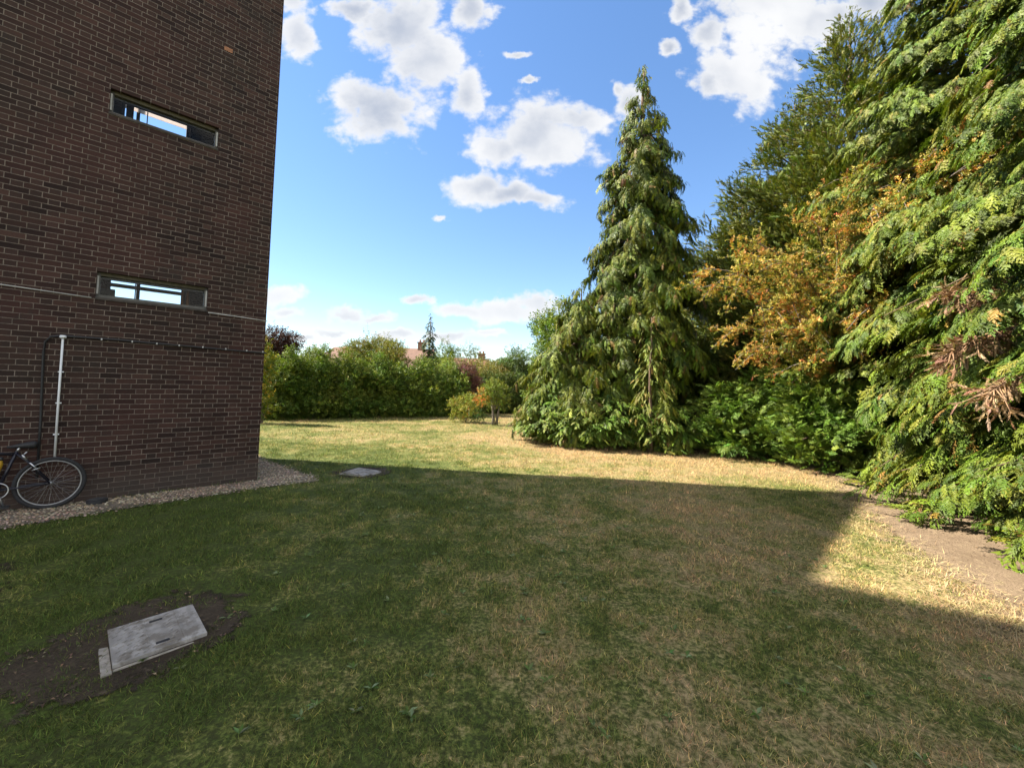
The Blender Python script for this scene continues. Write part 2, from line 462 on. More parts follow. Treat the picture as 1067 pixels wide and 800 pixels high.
# ------------------------------------------------------------------ scatter of small shapes
def frames(D, up=None):
    """orthonormal frames (n,3,3) with columns x, y=D, z close to up"""
    D = D / np.linalg.norm(D, axis=1, keepdims=True)
    if up is None: up = np.tile([0, 0, 1.0], (len(D), 1))
    X = np.cross(D, up); l = np.linalg.norm(X, axis=1, keepdims=True)
    bad = l[:, 0] < 1e-3; X[bad] = [1, 0, 0]; l[bad] = 1; X = X / l
    Z = np.cross(X, D)
    return np.stack([X, D, Z], 2)
def spin(Fm, ang):
    c, s = np.cos(ang)[:, None], np.sin(ang)[:, None]
    X = Fm[:, :, 0] * c + Fm[:, :, 2] * s; Z = Fm[:, :, 2] * c - Fm[:, :, 0] * s
    return np.stack([X, Fm[:, :, 1], Z], 2)
class Scatter:
    def __init__(self): self.V = []; self.F = []; self.C = []; self.n = 0
    def add(self, T, TF, P, Fm, S, C, wid=None, tip=None):
        n, k = len(P), len(T)
        if n == 0: return
        L = T[None] * S[:, None, None]
        if wid is not None: L = L * np.stack([wid, np.ones(n), wid], 1)[:, None, :]
        W = np.einsum('nij,nkj->nki', Fm, L) + P[:, None, :]
        self.V.append(W.reshape(-1, 3))
        self.F.append((TF[None] + (np.arange(n) * k)[:, None, None] + self.n).reshape(-1, TF.shape[1]))
        cc = np.repeat(C[:, None, :], k, 1)
        if tip is not None:
            w = np.clip(T[:, 1], 0, 1)[None, :, None] ** 2
            cc = cc * (1 - w) + cc * w * np.array(tip)
        self.C.append(cc.reshape(-1, 3)); self.n += n * k
    def build(self, name, mat, parent=None):
        V = np.concatenate(self.V); F = np.concatenate(self.F); C = np.concatenate(self.C)
        if parent is not None:
            V = V - np.array(parent.location)
        return link_mesh(name, np_mesh(name, V, F, C), mat, parent)

def tpl_frond(pairs=6, sub=3, droop=0.22, wide=0.42, fat=1.0, seed=1):
    """one flat feathery spray: a drooping shoot with alternate, uneven side shoots"""
    r = np.random.default_rng(seed)
    V = []; F = []
    def leaf(p, d, L, w):
        n = np.array([-d[1], d[0]]); b = len(V)
        V.extend([(*(p - n * w / 2), 0), (*(p + n * w / 2), 0), (*(p + d * L), 0)]); F.append((b, b + 1, b + 2))
    leaf(np.array([0, 0.0]), np.array([0, 1.0]), 1.0, 0.07 * fat)
    for k in range(2 * pairs):
        s = -1 if k % 2 else 1
        t = 0.08 + 0.84 * (k + r.uniform(-.3, .3)) / (2 * pairs)
        L = (wide * (1 - t) ** 0.6 * (0.5 + 0.5 * min(1, t * 3.5)) + 0.06) * r.uniform(.55, 1.3)
        a = R(r.uniform(24, 52)); d = np.array([s * math.sin(a), math.cos(a)])
        p = np.array([0, t])
        leaf(p, d, L, (0.07 if sub else 0.11) * fat)
        for j in range(sub):
            q = p + d * L * (0.25 + 0.6 * j / max(1, sub - 1))
            for s2 in (-1, 1):
                a2 = math.atan2(d[0], d[1]) + s2 * R(r.uniform(22, 44))
                leaf(q, np.array([math.sin(a2), math.cos(a2)]), L * r.uniform(.28, .48), 0.055 * fat)
    V = np.array(V)
    V[:, 2] = -droop * V[:, 1] ** 2 - 0.4 * np.abs(V[:, 0]) ** 1.3 + r.normal(0, .02, len(V))
    return V, np.array(F)
def tpl_leaf(w=0.5, fold=0.12):
    V = np.array([(0, 0, 0), (w / 2, .45, fold), (0, 1, -.1), (-w / 2, .45, fold)])
    return V, np.array([(0, 1, 2), (0, 2, 3)])
def tpl_twiglet(n=7, seed=2, L=0.42, w=0.2):
    """a shoot with n broad leaves"""
    r = np.random.default_rng(seed); V = []; F = []
    for k in range(n):
        t = (k + .6) / n; a = k * 2.4 + r.uniform(-.3, .3)
        o = np.array([math.cos(a) * .8, 0.55, math.sin(a) * .8]); o /= np.linalg.norm(o)
        s = np.cross(o, [0, 1, 0]); s /= np.linalg.norm(s)
        n_ = np.cross(s, o); p = np.array([0, t, 0]); l = L * r.uniform(.75, 1.15); b = len(V)
        V += [p, p + o * l * .45 + s * w / 2 * l / L + n_ * .03, p + o * l - n_ * .05, p + o * l * .45 - s * w / 2 * l / L + n_ * .03]
        F += [(b, b + 1, b + 2), (b, b + 2, b + 3)]
    return np.array(V), np.array(F)
FROND_NEAR = [tpl_frond(6, 2, 0.35, 0.36, 1.1, s) for s in (1, 2, 3, 10)]
FROND_MID = [tpl_frond(5, 1, 0.35, 0.30, 1.5, s) for s in (4, 5, 11)]
FROND_WEEP = [tpl_frond(5, 1, q, 0.34, 1.4, s) for s, q in ((12, .5), (13, .8), (14, 1.0), (15, .3), (16, .7))]
FROND_FAR = [tpl_frond(5, 0, 0.25, 0.42, 1.6, s) for s in (6, 7)]
FROND_UP = [tpl_frond(6, 1, 0.05, 0.30, 1.5, s) for s in (8, 9)]
TWIG = [tpl_twiglet(7, s) for s in (2, 3, 4)]
TWIG_SMALL = [tpl_twiglet(9, s, 0.30, 0.19) for s in (5, 6)]

def unit(v): return v / (np.linalg.norm(v, axis=-1, keepdims=True) + 1e-9)
FOL = np.array((1.0, 1.0, 1.0))
def pick_colours(r, n, cols, weights, jit=0.18):
    idx = r.choice(len(cols), n, p=np.array(weights) / sum(weights))
    c = np.array(cols)[idx] * FOL
    return c * (1 + r.normal(0, jit, (n, 1))).clip(.45, 1.7) * (1 + r.normal(0, jit * .35, (n, 3)))

# ------------------------------------------------------------------ trees
FOL = np.array((1.20, 1.15, 0.74))
def tapered_trunk(base, H, r0, r1=0.02, lean=(0, 0), wob=0.05, n=9, seed=0):
    r = random.Random(seed); mb = MB(); pts = []; rad = []
    for k in range(n):
        t = k / (n - 1)
        pts.append((lean[0] * t + r.uniform(-wob, wob) * (0 < k), lean[1] * t + r.uniform(-wob, wob) * (0 < k), H * t - 0.05))
        rad.append(r0 * (1 - t) ** 0.8 + r1 + (0.5 * r0 if k == 0 else 0))
    mb.tube(pts, rad, 9)
    return mb, pts

def conifer(name, label, base, H, prof, n_br, cols, weights, tpls, size, seed, style='fan', group=None, z0=0.1,
            gap=0.0, per=14, rise=0.35, sag=0.55, tip=(1.15, 1.2, 0.9), trunk_r=0.2, lean=(0, 0), cat='tree', az=None, wid=1.0, extra=None):
    """prof: [(height, radius)...]; branches leave the trunk all round and carry flattened sprays"""
    r = np.random.default_rng(seed)
    root = empty(name, (base[0], base[1], 0)); tag(root, label, cat, group)
    mb, tp = tapered_trunk(base, H * 0.97, trunk_r, 0.012, lean, 0.04, 10, seed)
    hz = np.array([p[0] for p in prof]); hr = np.array([p[1] for p in prof])
    # branch heights, denser where the crown is wide
    zz = np.linspace(z0, H * 0.985, 400); w = np.interp(zz, hz, hr) + 0.12; cdf = np.cumsum(w); cdf /= cdf[-1]
    zb = np.interp((np.arange(n_br) + r.random(n_br)) / n_br, cdf, zz)
    ph = np.arange(n_br) * 2.39996 + r.normal(0, .25, n_br)
    if az is not None:                                  # (centre, half spread): branches mostly on the open side
        m = r.random(n_br) < 0.85
        ph = np.where(m, az[0] + r.uniform(-az[1], az[1], n_br), ph)
    if gap:                                             # missing limbs leave ragged hollows
        keep = vnoise(ph % 6.2832 * 1.6 + seed, zb * 1.15 + 3) > np.where(zb < 1.6, -1, gap)
        zb, ph = zb[keep], ph[keep]; n_br = len(zb)
    Lb = np.interp(zb, hz, hr) * np.clip(r.normal(0.92, 0.2, n_br), .45, 1.42)
    sc = Scatter()
    P = []; D = []; UPV = []; S = []; tt = []
    for k in range(n_br):
        L = Lb[k]; c, s = math.cos(ph[k]), math.sin(ph[k]); tz = zb[k] / H; vig = r.uniform(.72, 1.3)
        rs = rise * r.uniform(.6, 1.3); sg = sag * r.uniform(.7, 1.3)
        cx = base[0] + lean[0] * tz; cy = base[1] + lean[1] * tz
        if L > 0.5 and k % 3 == 0:
            mb.tube([(c * L * t + lean[0] * tz, s * L * t + lean[1] * tz, zb[k] + L * (rs * t - sg * t * t)) for t in (0, .3, .6, .9)],
                    [0.035 * L ** .5, 0.024 * L ** .5, 0.015, 0.006], 5, False)
        m = max(3, int(per * (0.35 + L * 0.65) * r.uniform(.8, 1.2)))
        t = (r.uniform(.12, 1.04, m) if style != 'weep' else r.uniform(.3, 1.06, m)) ** .62
        q = np.stack([cx + c * L * t, cy + s * L * t, zb[k] + L * (rs * t - sg * t * t)], 1)
        tang = np.stack([np.full(m, c), np.full(m, s), rs - 2 * sg * t], 1)
        side = np.stack([np.full(m, -s), np.full(m, c), np.zeros(m)], 1)
        sgn = r.uniform(-1, 1, m)[:, None]
        if style == 'fan':
            d = unit(tang) + side * sgn * 0.95 + r.normal(0, .18, (m, 3)); d[:, 2] -= 0.12 + .25 * r.random(m)
            q = q + side * sgn * 0.20 * L * (1.15 - t[:, None]) + r.normal(0, .035, (m, 3))
            upv = np.tile([c * .45, s * .45, .9], (m, 1)) + r.normal(0, .22, (m, 3))
        elif style == 'weep':
            d = np.stack([c * .8 * np.ones(m), s * .8 * np.ones(m), -.75 * np.ones(m)], 1) + side * sgn * .6 + r.normal(0, .22, (m, 3))
            q = q + side * sgn * (0.03 + 0.13 * min(L, 1.2)) * (1.3 - t[:, None]) + r.normal(0, .05, (m, 3))
            upv = np.tile([c * .8, s * .8, .8], (m, 1)) + side * r.normal(0, .5, (m, 1))
        else:                                           # 'up': loose upright shoots
            d = unit(tang) * .7 + side * sgn * .6 + r.normal(0, .22, (m, 3)); d[:, 2] += .45
            q = q + side * sgn * 0.14 * L + r.normal(0, .08, (m, 3))
            upv = r.normal(0, 1, (m, 3)); upv[:, 2] += .5
        P.append(q); D.append(d); UPV.append(upv); S.append(size * vig * r.uniform(.5, 1.4, m) * (0.38 + .62 * min(1, L / .9))); tt.append(t)
        if style == 'weep':                              # strands hanging on below the first spray
            ns = r.integers(1, 3)
            for j in range(1, ns):
                sel = r.random(m) < .6
                P.append(q[sel] + unit(d[sel]) * (size * .62 * j)); D.append(d[sel] + np.array([0, 0, -.5])); UPV.append(upv[sel])
                S.append(size * r.uniform(.6, 1.1, sel.sum())); tt.append(t[sel])
    P = np.concatenate(P); D = np.concatenate(D); UPV = np.concatenate(UPV); S = np.concatenate(S)
    ok = P[:, 2] > 0.06; P, D, UPV, S = P[ok], D[ok], UPV[ok], S[ok]
    low = (P[:, 2] + unit(D)[:, 2] * S) < 0.03
    D[low, 2] = np.abs(D[low, 2]) * .3
    C = pick_colours(r, len(P), cols, weights)
    which = r.integers(0, len(tpls), len(P))
    Fm = frames(D, UPV)
    for w_, (T, TF) in enumerate(tpls):
        s_ = which == w_
        sc.add(T, TF, P[s_], Fm[s_], S[s_], C[s_], wid=np.full(s_.sum(), wid) * r.uniform(.6, 1.4, s_.sum()), tip=tip)
    if extra: extra(sc, r)
    mb.build('trunk', M['bark'], root, True)
    sc.build('crown', M['conifer'], root)
    return root

def shrub_leaves(sc, r, lobes, density, tpls, size, cols, weights, origin, inner=.35, tip=None, upb=.25):
    for (x, y, z, a, b, c) in lobes:
        area = 4 * math.pi * ((a * b) ** 1.6 / 3 + (a * c) ** 1.6 / 3 + (b * c) ** 1.6 / 3) ** (1 / 1.6)
        n = int(area * density)
        d = unit(r.normal(0, 1, (n, 3)))
        rad = np.where(r.random(n) < inner, r.uniform(.35, .85, n), np.clip(r.normal(.95, .09, n), .6, 1.2))
        P = np.stack([x + d[:, 0] * a * rad, y + d[:, 1] * b * rad, z + d[:, 2] * c * rad], 1) + np.array([origin[0], origin[1], 0])
        D = d + r.normal(0, .5, (n, 3)); D[:, 2] += upb
        ok = P[:, 2] > 0.05
        P, D = P[ok], D[ok]; n = len(P)
        C = pick_colours(r, n, cols, weights)
        S = size * r.uniform(.65, 1.3, n)
        Fm = spin(frames(D), r.uniform(0, 6.28, n))
        which = r.integers(0, len(tpls), n)
        for w_, (T, TF) in enumerate(tpls):
            s_ = which == w_
            sc.add(T, TF, P[s_], Fm[s_], S[s_], C[s_], tip=tip)

def lobes_for(r, w, d, H, n, zlow=0.15, flat=.75):
    out = [(0, 0, H * .5, w * .72, d * .72, H * .46)]
    if zlow <= .05:
        for k in range(6): out.append((math.cos(k * 1.05) * w * .7, math.sin(k * 1.05) * d * .7, H * .16, w * .42, d * .42, H * .2))
        for k in range(7):
            a = r.uniform(0, 6.28); q = r.uniform(.2, .85); s_ = r.uniform(.12, .24)
            out.append((math.cos(a) * w * q, math.sin(a) * d * q, H * r.uniform(.84, 1.08), s_, s_, s_ * 1.6))
    for k in range(n):
        a = k * 2.4 + r.uniform(0, .8); z = H * r.uniform(zlow, .86)
        env = math.sqrt(max(.05, 1 - ((z / H - .45) / .62) ** 2))
        rr = r.uniform(.5, .85)
        s = r.uniform(.24, .42) * min(w, H * .6)
        out.append((math.cos(a) * w * env * rr, math.sin(a) * d * env * rr, z, s, s, s * flat * r.uniform(.8, 1.2)))
    return out

def shrub(name, label, base, w, d, H, nl, density, tpls, size, cols, weights, seed, cat='shrub', group=None, stem=0.04, nst=4, zlow=.15, lift=0.0, mat='leaf', tip=None, trunk_h=None, inner=.35):
    r = np.random.default_rng(seed)
    root = empty(name, (base[0], base[1], 0)); tag(root, label, cat, group)
    lb = lobes_for(r, w, d, H - lift, nl, zlow)
    lb = [(x, y, z + lift, a, b, c) for (x, y, z, a, b, c) in lb]
    mb = MB()
    if trunk_h:
        mb.tube([(0, 0, -.05), (.03, .02, trunk_h * .5), (-.02, .02, trunk_h)], [stem * 1.6, stem * 1.1, stem], 8)
    for q in lb[1:1 + nst + (6 if trunk_h else 0)]:
        z0 = trunk_h * .9 if trunk_h else -.03
        st = (0, 0, z0) if trunk_h else (q[0] * .15, q[1] * .15, z0)
        mb.tube([st, (q[0] * .4 + st[0] * .4, q[1] * .4, z0 + (q[2] - z0) * .5), q[:3]], [stem, stem * .65, stem * .25], 6, False)
    mb.build('trunk' if cat == 'tree' else 'stems', M['bark_grey'], root, True)
    sc = Scatter()
    shrub_leaves(sc, r, lb, density, tpls, size, cols, weights, base, inner=inner, tip=tip)
    sc.build('crown' if cat == 'tree' else 'foliage', M[mat], root)
    return root

G = lambda *c: tuple(c)
# --- the tall weeping cypress in the middle of the lawn
cyp_cols = [(0.064, 0.098, 0.023), (0.095, 0.132, 0.027), (0.132, 0.162, 0.036), (0.044, 0.068, 0.020), (0.13, 0.085, 0.04)]
conifer('weeping_cypress', 'tall weeping conifer with a bent tip, standing alone at the lawn edge', (3.78, 12.4), 11.9,
        [(0, 1.5), (1, 1.75), (3, 1.75), (4.6, 1.62), (6, 1.48), (7.6, 1.22), (8.6, .95), (9.6, .64), (10.3, .40), (10.9, .19), (11.85, .05)],
        420, cyp_cols, [3, 4, 2.5, 2, .5], FROND_WEEP, 0.22, 21, 'weep', gap=.2, per=58, rise=.42, sag=.72, trunk_r=.24, wid=1.1, z0=.5, lean=(0.02, 0))
conifer('weeping_cypress', 'low broad weeping conifer joined to the left side of the tall one', (2.0, 12.3), 4.7,
        [(0, 1.35), (1.2, 1.5), (2.4, 1.3), (3.4, .95), (4.2, .5), (4.7, .1)], 210, cyp_cols, [1, 3, 5, 1, .3], FROND_WEEP, 0.22, 22, 'weep', gap=.15, per=50, rise=.35, sag=.6, trunk_r=.12, wid=1.1, z0=.3)
conifer('young_cypress', 'slender pale green sapling conifer leaning against the tall weeping one', (3.58, 10.62), 3.6,
        [(0, .45), (1.0, .52), (2.0, .42), (3.0, .25), (3.65, .05)], 90, [(0.17, 0.195, 0.065), (0.13, 0.17, 0.05), (0.22, 0.18, 0.075)], [4, 3, 1], FROND_MID, 0.26, 23, 'weep', per=11, rise=.4, sag=.7, trunk_r=.035, wid=.9, z0=.25)
shrub('leafy_tree', 'fresh green tree whose top shows behind the low weeping conifer', (1.9, 14.6), 1.35, 1.2, 4.75, 16, 70, TWIG, .22,
      [(0.10, 0.17, 0.03), (0.13, 0.20, 0.045), (0.075, 0.13, 0.03)], [3, 2, 2], 24, 'tree', trunk_h=1.4, stem=.07)
# juniper skirts round its foot
jun = [(0.080, 0.135, 0.028), (0.11, 0.165, 0.036), (0.14, 0.185, 0.048), (0.055, 0.09, 0.026)]
sk = [(1.15, 11.8, .95, 1.35, ''), (2.0, 11.3, .95, 1.4, ''), (3.0, 11.15, .95, 1.3, ''), (4.1, 11.15, .95, 1.3, ''), (5.05, 11.25, .9, 1.4, '')]
sk_lab = ['rounded juniper clump at the far left foot of the weeping conifer', 'juniper clump second from the left at the foot of the weeping conifer',
          'juniper clump straight below the slender pale sapling', 'juniper clump just right of the slender pale sapling', 'juniper clump at the right foot of the weeping conifer']
for k, (x, y, w, H, _) in enumerate(sk):
    conifer('juniper', sk_lab[k], (x, y), H, [(0, w), (H * .4, w * .95), (H * .8, w * .6), (H, .1)], 120, jun, [3, 3, 2, 2], FROND_MID, .22, 30 + k, 'fan', per=26, rise=.5, sag=.3, trunk_r=.04,
            group='juniper clumps round the weeping conifer', cat='shrub', z0=.08)

# --- dark row of leyland cypress behind
ley = [(0.092, 0.125, 0.034), (0.115, 0.145, 0.040), (0.070, 0.100, 0.032), (0.15, 0.15, 0.052)]
rows = [(9.25, 11.2, 12.5, 2.75, 'tallest dark conifer of the row, its ragged tip beside the white cloud'), (8.8, 12.8, 11.2, 2.5, 'dark conifer second in the row, just left of the tallest one'),
        (8.0, 14.3, 9.4, 2.1, 'dark conifer third in the row, sloping down behind the orange berried tree'), (7.2, 15.6, 7.0, 1.6, 'shortest dark conifer, right beside the tall weeping conifer'),
        (11.2, 9.6, 13.2, 2.4, 'dark conifer rearmost at top right, above the bright drooping ones'), (6.2, 13.8, 3.4, 1.6, 'low dark conifer filling the gap right of the weeping conifer'),
        (8.6, 12.2, 4.5, 1.9, 'dark bushy conifer low behind the orange berried tree')]
for k, (x, y, H, rr, lab) in enumerate(rows):
    conifer('leyland_cypress', lab, (x, y), H, [(0, rr), (H * .3, rr), (H * .6, rr * .78), (H * .85, rr * .4), (H, .06)], int(44 * H), ley, [3, 3, 2, 1], FROND_MID, .19, 50 + k, 'up', per=46, rise=.62, sag=.25, trunk_r=.2,
            group='dark conifer row behind the lawn', z0=.1, tip=(1.2, 1.2, 1.0))

# --- big bright cypress with drooping fans on the right
bri = [(0.080, 0.122, 0.020), (0.108, 0.148, 0.026), (0.054, 0.088, 0.018), (0.145, 0.158, 0.036), (0.19, 0.115, 0.045)]
conifer('drooping_cypress', 'large bright green conifer with drooping fan sprays behind the brown dead branches', (9.3, 7.9), 14.5,
        [(0, 2.3), (1.5, 2.55), (3, 2.75), (6, 2.35), (9.6, 1.6), (12, 1.0), (14.5, .1)], 520, bri, [3, 3, 3, 1.2, .15], FROND_NEAR[:2] + FROND_MID, .235, 61, 'fan', gap=.22, per=54, rise=.30, sag=.50, trunk_r=.26, az=(R(200), R(85)), z0=.1, group='drooping conifers along the dirt path')
conifer('drooping_cypress', 'nearest large conifer with sprays down to the path, holding the brown dead branches', (8.1, 4.3), 13.5,
        [(0, 2.35), (1.0, 2.6), (3, 2.75), (6, 2.3), (9, 1.6), (13.5, .1)], 520, bri, [3, 3.4, 3, 1.3, .25], FROND_NEAR + FROND_MID[:2], .21, 62, 'fan', gap=.16, per=62, rise=.30, sag=.50, trunk_r=.26, az=(R(175), R(80)), z0=.1, group='drooping conifers along the dirt path')
conifer('drooping_cypress', 'conifer at the bottom right corner with low ferny sprays over the path', (7.4, 2.15), 9,
        [(0, 2.8), (1.0, 2.95), (3, 2.5), (6, 1.8), (9, .1)], 300, bri, [3, 4, 2, 1.3, .1], FROND_NEAR + FROND_MID[:2], .24, 63, 'fan', per=52, rise=.28, sag=.36, trunk_r=.2, az=(R(150), R(70)), z0=.1, group='drooping conifers along the dirt path')

# --- low yew-like bushes under the berried tree
yew = [(0.075, 0.130, 0.026), (0.095, 0.160, 0.034), (0.055, 0.100, 0.022), (0.12, 0.18, 0.045)]
for k, (x, y, w, H, lab) in enumerate([(6.75, 8.95, 1.0, 1.95, 'bright green feathery bush where the dirt path bends'), (5.75, 10.35, .95, 1.75, 'dark green feathery bush right of the juniper clumps'),
                                   (6.7, 10.7, 1.1, 2.2, 'dark feathery bush behind the bend of the dirt path')]):
    conifer('yew_bush', lab, (x, y), H, [(0, w * .8), (H * .4, w), (H * .75, w * .75), (H, .15)], 200, yew, [3, 3, 2, 2 if k == 0 else .6], FROND_NEAR[:2], .20, 70 + k, 'up', per=34, rise=.5, sag=.4, trunk_r=.04, cat='shrub', z0=.02)

# --- the orange berried tree with arching limbs
def berried_tree():
    r = np.random.default_rng(81); base = (8.25, 10.2)
    root = empty('berried_hawthorn', (base[0], base[1], 0))
    tag(root, 'arching tree covered in orange berries and yellowing leaves between the conifers', 'tree')
    mb = MB(); limb = MB(); sc = Scatter()
    mb.tube([(0, 0, -.05), (-.1, -.05, 1.0), (-.3, -.15, 2.0), (-.35, -.2, 3.0)], [.16, .12, .10, .07], 9)
    tips = []
    targets = [(-3.5, -.9, 3.9), (-3.1, -.4, 3.0), (-3.2, -1.2, 4.5), (-2.6, -.6, 5.0), (-2.9, -1.0, 2.5), (-2.2, -1.3, 3.5), (-1.9, -1.5, 2.3), (-1.3, -1.5, 2.9), (-1.6, -1.0, 5.4),
               (-.9, -1.2, 5.9), (-.6, -1.5, 4.5), (-.3, -1.7, 3.5), (.2, -2.2, 5.6), (.5, -2.6, 5.9), (-.5, -.9, 6.6), (-1.0, -1.7, 4.0), (-2.4, -1.4, 4.3), (-3.7, -1.0, 4.25), (-1.7, -1.8, 4.9), (-2.9, -1.3, 3.4), (-1.2, -2.0, 3.3), (.4, -2.5, 4.9), (-2.2, -1.7, 2.9), (-.7, -2.0, 5.2), (.9, -2.5, 6.1), (-1.2, -2.7, 5.4), (-.9, -2.9, 5.8), (-.5, -3.0, 5.5), (-.2, -3.1, 5.9), (-1.5, -2.4, 5.0), (-1.2, -2.3, 4.3), (-.8, -2.6, 4.9)]
    P = []; D = []
    for (x, y, z) in targets:
        x *= 1.06; y *= 1.1; z *= 1.04
        s = (-.32 + r.uniform(-.05, .05), -.18, r.uniform(1.6, 2.9))
        mid = ((s[0] + x) * .5 + .1, (s[1] + y) * .5, max(s[2], z) * .62 + .5 + .25 * z)
        pts = []
        for k in range(9):
            t = k / 8
            q = [(1 - t) ** 2 * s[i] + 2 * t * (1 - t) * mid[i] + t * t * (x, y, z)[i] for i in range(3)]
            q[2] -= .35 * max(0, t - .6) ** 1.5
            pts.append(q)
        limb.tube(pts, [.045 * (1 - k / 8.5) + .005 for k in range(9)], 6, False)
        pts = np.array(pts)
        for k in range(2, 8):                            # side twigs
            for j in range(4):
                a = pts[k] + (pts[k + 1] - pts[k]) * r.random()
                d = unit((pts[k + 1] - pts[k])[None])[0] + r.normal(0, .75, 3); d[2] -= .15
                L = r.uniform(.35, .85); d = d / np.linalg.norm(d)
                e = a + d * L + np.array([0, 0, -.22 * L])
                if j < 2: limb.tube([a, (a + e) / 2 + np.array([0, 0, .05]), e], [.011, .008, .003], 4, False)
                m = int(30 * L)
                t = r.random(m)[:, None]
                P.append(a + (e - a) * t + r.normal(0, .038, (m, 3))); D.append(np.tile(d, (m, 1)) * .5 + r.normal(0, .7, (m, 3)))
    P = np.concatenate(P); D = np.concatenate(D)
    P = P + np.array([base[0], base[1], 0])
    n = len(P)
    cols = [(0.36, 0.255, 0.085), (0.42, 0.21, 0.08), (0.27, 0.255, 0.07), (0.17, 0.20, 0.055), (0.48, 0.37, 0.15), (0.32, 0.12, 0.06)]
    C = pick_colours(r, n, cols, [4, 1.6, 6, 6, 3.5, .7]); which = r.integers(0, 2, n); S = r.uniform(.075, .16, n); Fm = spin(frames(D), r.uniform(0, 6.28, n))
    for w_ in (0, 1):
        s_ = which == w_
        sc.add(*TWIG_SMALL[w_], P[s_], Fm[s_], S[s_], C[s_])
    mb.build('trunk', M['bark_grey'], root, True)
    limb.build('limbs', M['bark_grey'], root, True)
    sc.build('crown', M['leaf'], root)
    # berries: little octahedra in bunches
    T = np.array([(1, 0, 0), (-1, 0, 0), (0, 1, 0), (0, -1, 0), (0, 0, 1), (0, 0, -1)], float) * .5
    TF = np.array([(0, 2, 4), (2, 1, 4), (1, 3, 4), (3, 0, 4), (2, 0, 5), (1, 2, 5), (3, 1, 5), (0, 3, 5)])
    sel = r.choice(n, 1500); Pb = P[sel].repeat(5, 0) + r.normal(0, .03, (7500, 3)); b = Scatter()
    b.add(T, TF, Pb, frames(r.normal(0, 1, (7500, 3))), r.uniform(.014, .024, 7500), pick_colours(r, 7500, [(0.45, 0.13, 0.03), (0.5, 0.2, 0.04)], [1, 1]))
    b.build('berries', M['leaf'], root)
berried_tree()

# --- dead brown sprays caught in the nearest conifer
def dead_branch(name, label, start, end, nsp, seed, size=.34):
    r = np.random.default_rng(seed); s = np.array(start); e = np.array(end)
    root = empty(name, tuple(start)); tag(root, label, 'branch', 'brown dead branches in the nearest conifer')
    mb = MB(); sc = Scatter(); L = np.linalg.norm(e - s)
    pts = [s + (e - s) * t + np.array([0, 0, .14 * math.sin(t * 3.1) - .12 * t * t]) for t in np.linspace(0, 1, 7)]
    mb.tube([p - s for p in pts], [.022 - .0028 * k for k in range(7)], 6)
    P = []; D = []
    for k in range(nsp):
        t = r.uniform(.15, 1); i = min(5, int(t * 6)); p = pts[i] + (pts[i + 1] - pts[i]) * (t * 6 - i)
        d = unit((e - s)[None])[0] * .7 + r.normal(0, .38, 3); d[2] -= .65; d /= np.linalg.norm(d)
        q = p + d * r.uniform(.12, .36)
        mb.tube([p - s, (p + q) / 2 - s + r.normal(0, .02, 3), q - s], [.007, .005, .002], 4, False)
        for j in range(6):
            P.append(p + (q - p) * r.uniform(.3, 1.1)); D.append(d + r.normal(0, .45, 3))
    P = np.array(P); D = np.array(D); n = len(P)
    C = pick_colours(r, n, [(0.25, 0.165, 0.15), (0.34, 0.235, 0.21), (0.17, 0.10, 0.09)], [3, 2, 2])
    sc.add(*FROND_MID[0], P, frames(D, r.normal(0, 1, (n, 3))), size * r.uniform(.2, .55, n), C, wid=r.uniform(.4, .9, n))
    mb.build('twigs', M['twig_dead'], root, True)
    sc.build('dead_foliage', M['conifer'], root)
dead_branch('dead_branch', 'bare brown dead branch arching highest among the green sprays', (6.6, 5.2, 2.8), (5.4, 5.15, 3.02), 70, 91)
dead_branch('dead_branch', 'long rust brown dead branch in the middle of the right edge', (6.3, 4.7, 2.4), (4.9, 4.6, 2.25), 100, 92)
dead_branch('dead_branch', 'lowest brown dead branch, hanging over dark hollow at right', (6.2, 4.3, 2.05), (4.75, 4.1, 1.8), 90, 93)

# --- far hedge and garden plants
hz = [(0.085, 0.145, 0.032), (0.13, 0.195, 0.045), (0.06, 0.105, 0.026), (0.20, 0.25, 0.07)]
hl = ['leftmost hedge shrub, in deep shade beside the yellow tipped column', 'hedge shrub second from the left in the far hedge', 'hedge shrub third from the left, below the first red roof',
      'hedge shrub in the middle, below the left half of the round olive tree', 'hedge shrub in the middle, below the right half of the round olive tree', 'hedge shrub below the red roof with the brick chimney', 'last high hedge shrub, just left of the purple shrub']
for k, (x, y, H) in enumerate([(-9.2, 16.3, 2.25), (-8.1, 17.0, 2.55), (-7.0, 17.7, 2.3), (-5.95, 18.4, 2.4), (-4.9, 19.0, 2.2), (-3.9, 19.6, 2.35), (-3.0, 20.2, 2.15)]):
    shrub('hedge_shrub', hl[k], (x, y), 1.05, .95, H, 22, 95, TWIG, .2, hz, [3, 3, 3, 1], 100 + k, group='leafy shrubs of the far hedge', zlow=.05)
shrub('round_tree', 'round olive green tree rising above the middle of the far hedge', (-6.75, 20.3), 1.7, 1.4, 3.85, 22, 75, TWIG, .2, [(0.14, 0.155, 0.035), (0.19, 0.19, 0.05), (0.09, 0.12, 0.03), (0.2, 0.15, 0.05)], [3, 2, 2, .6], 110, 'tree', trunk_h=1.2, stem=.08)
shrub('columnar_shrub', 'tall narrow shrub with yellow tips beside the brick wall', (-8.62, 14.3), .42, .42, 3.0, 14, 130, TWIG, .17, [(0.12, 0.15, 0.025), (0.20, 0.19, 0.03), (0.07, 0.11, 0.02), (0.34, 0.24, 0.03)], [3, 2, 3, .8], 111, zlow=.1)
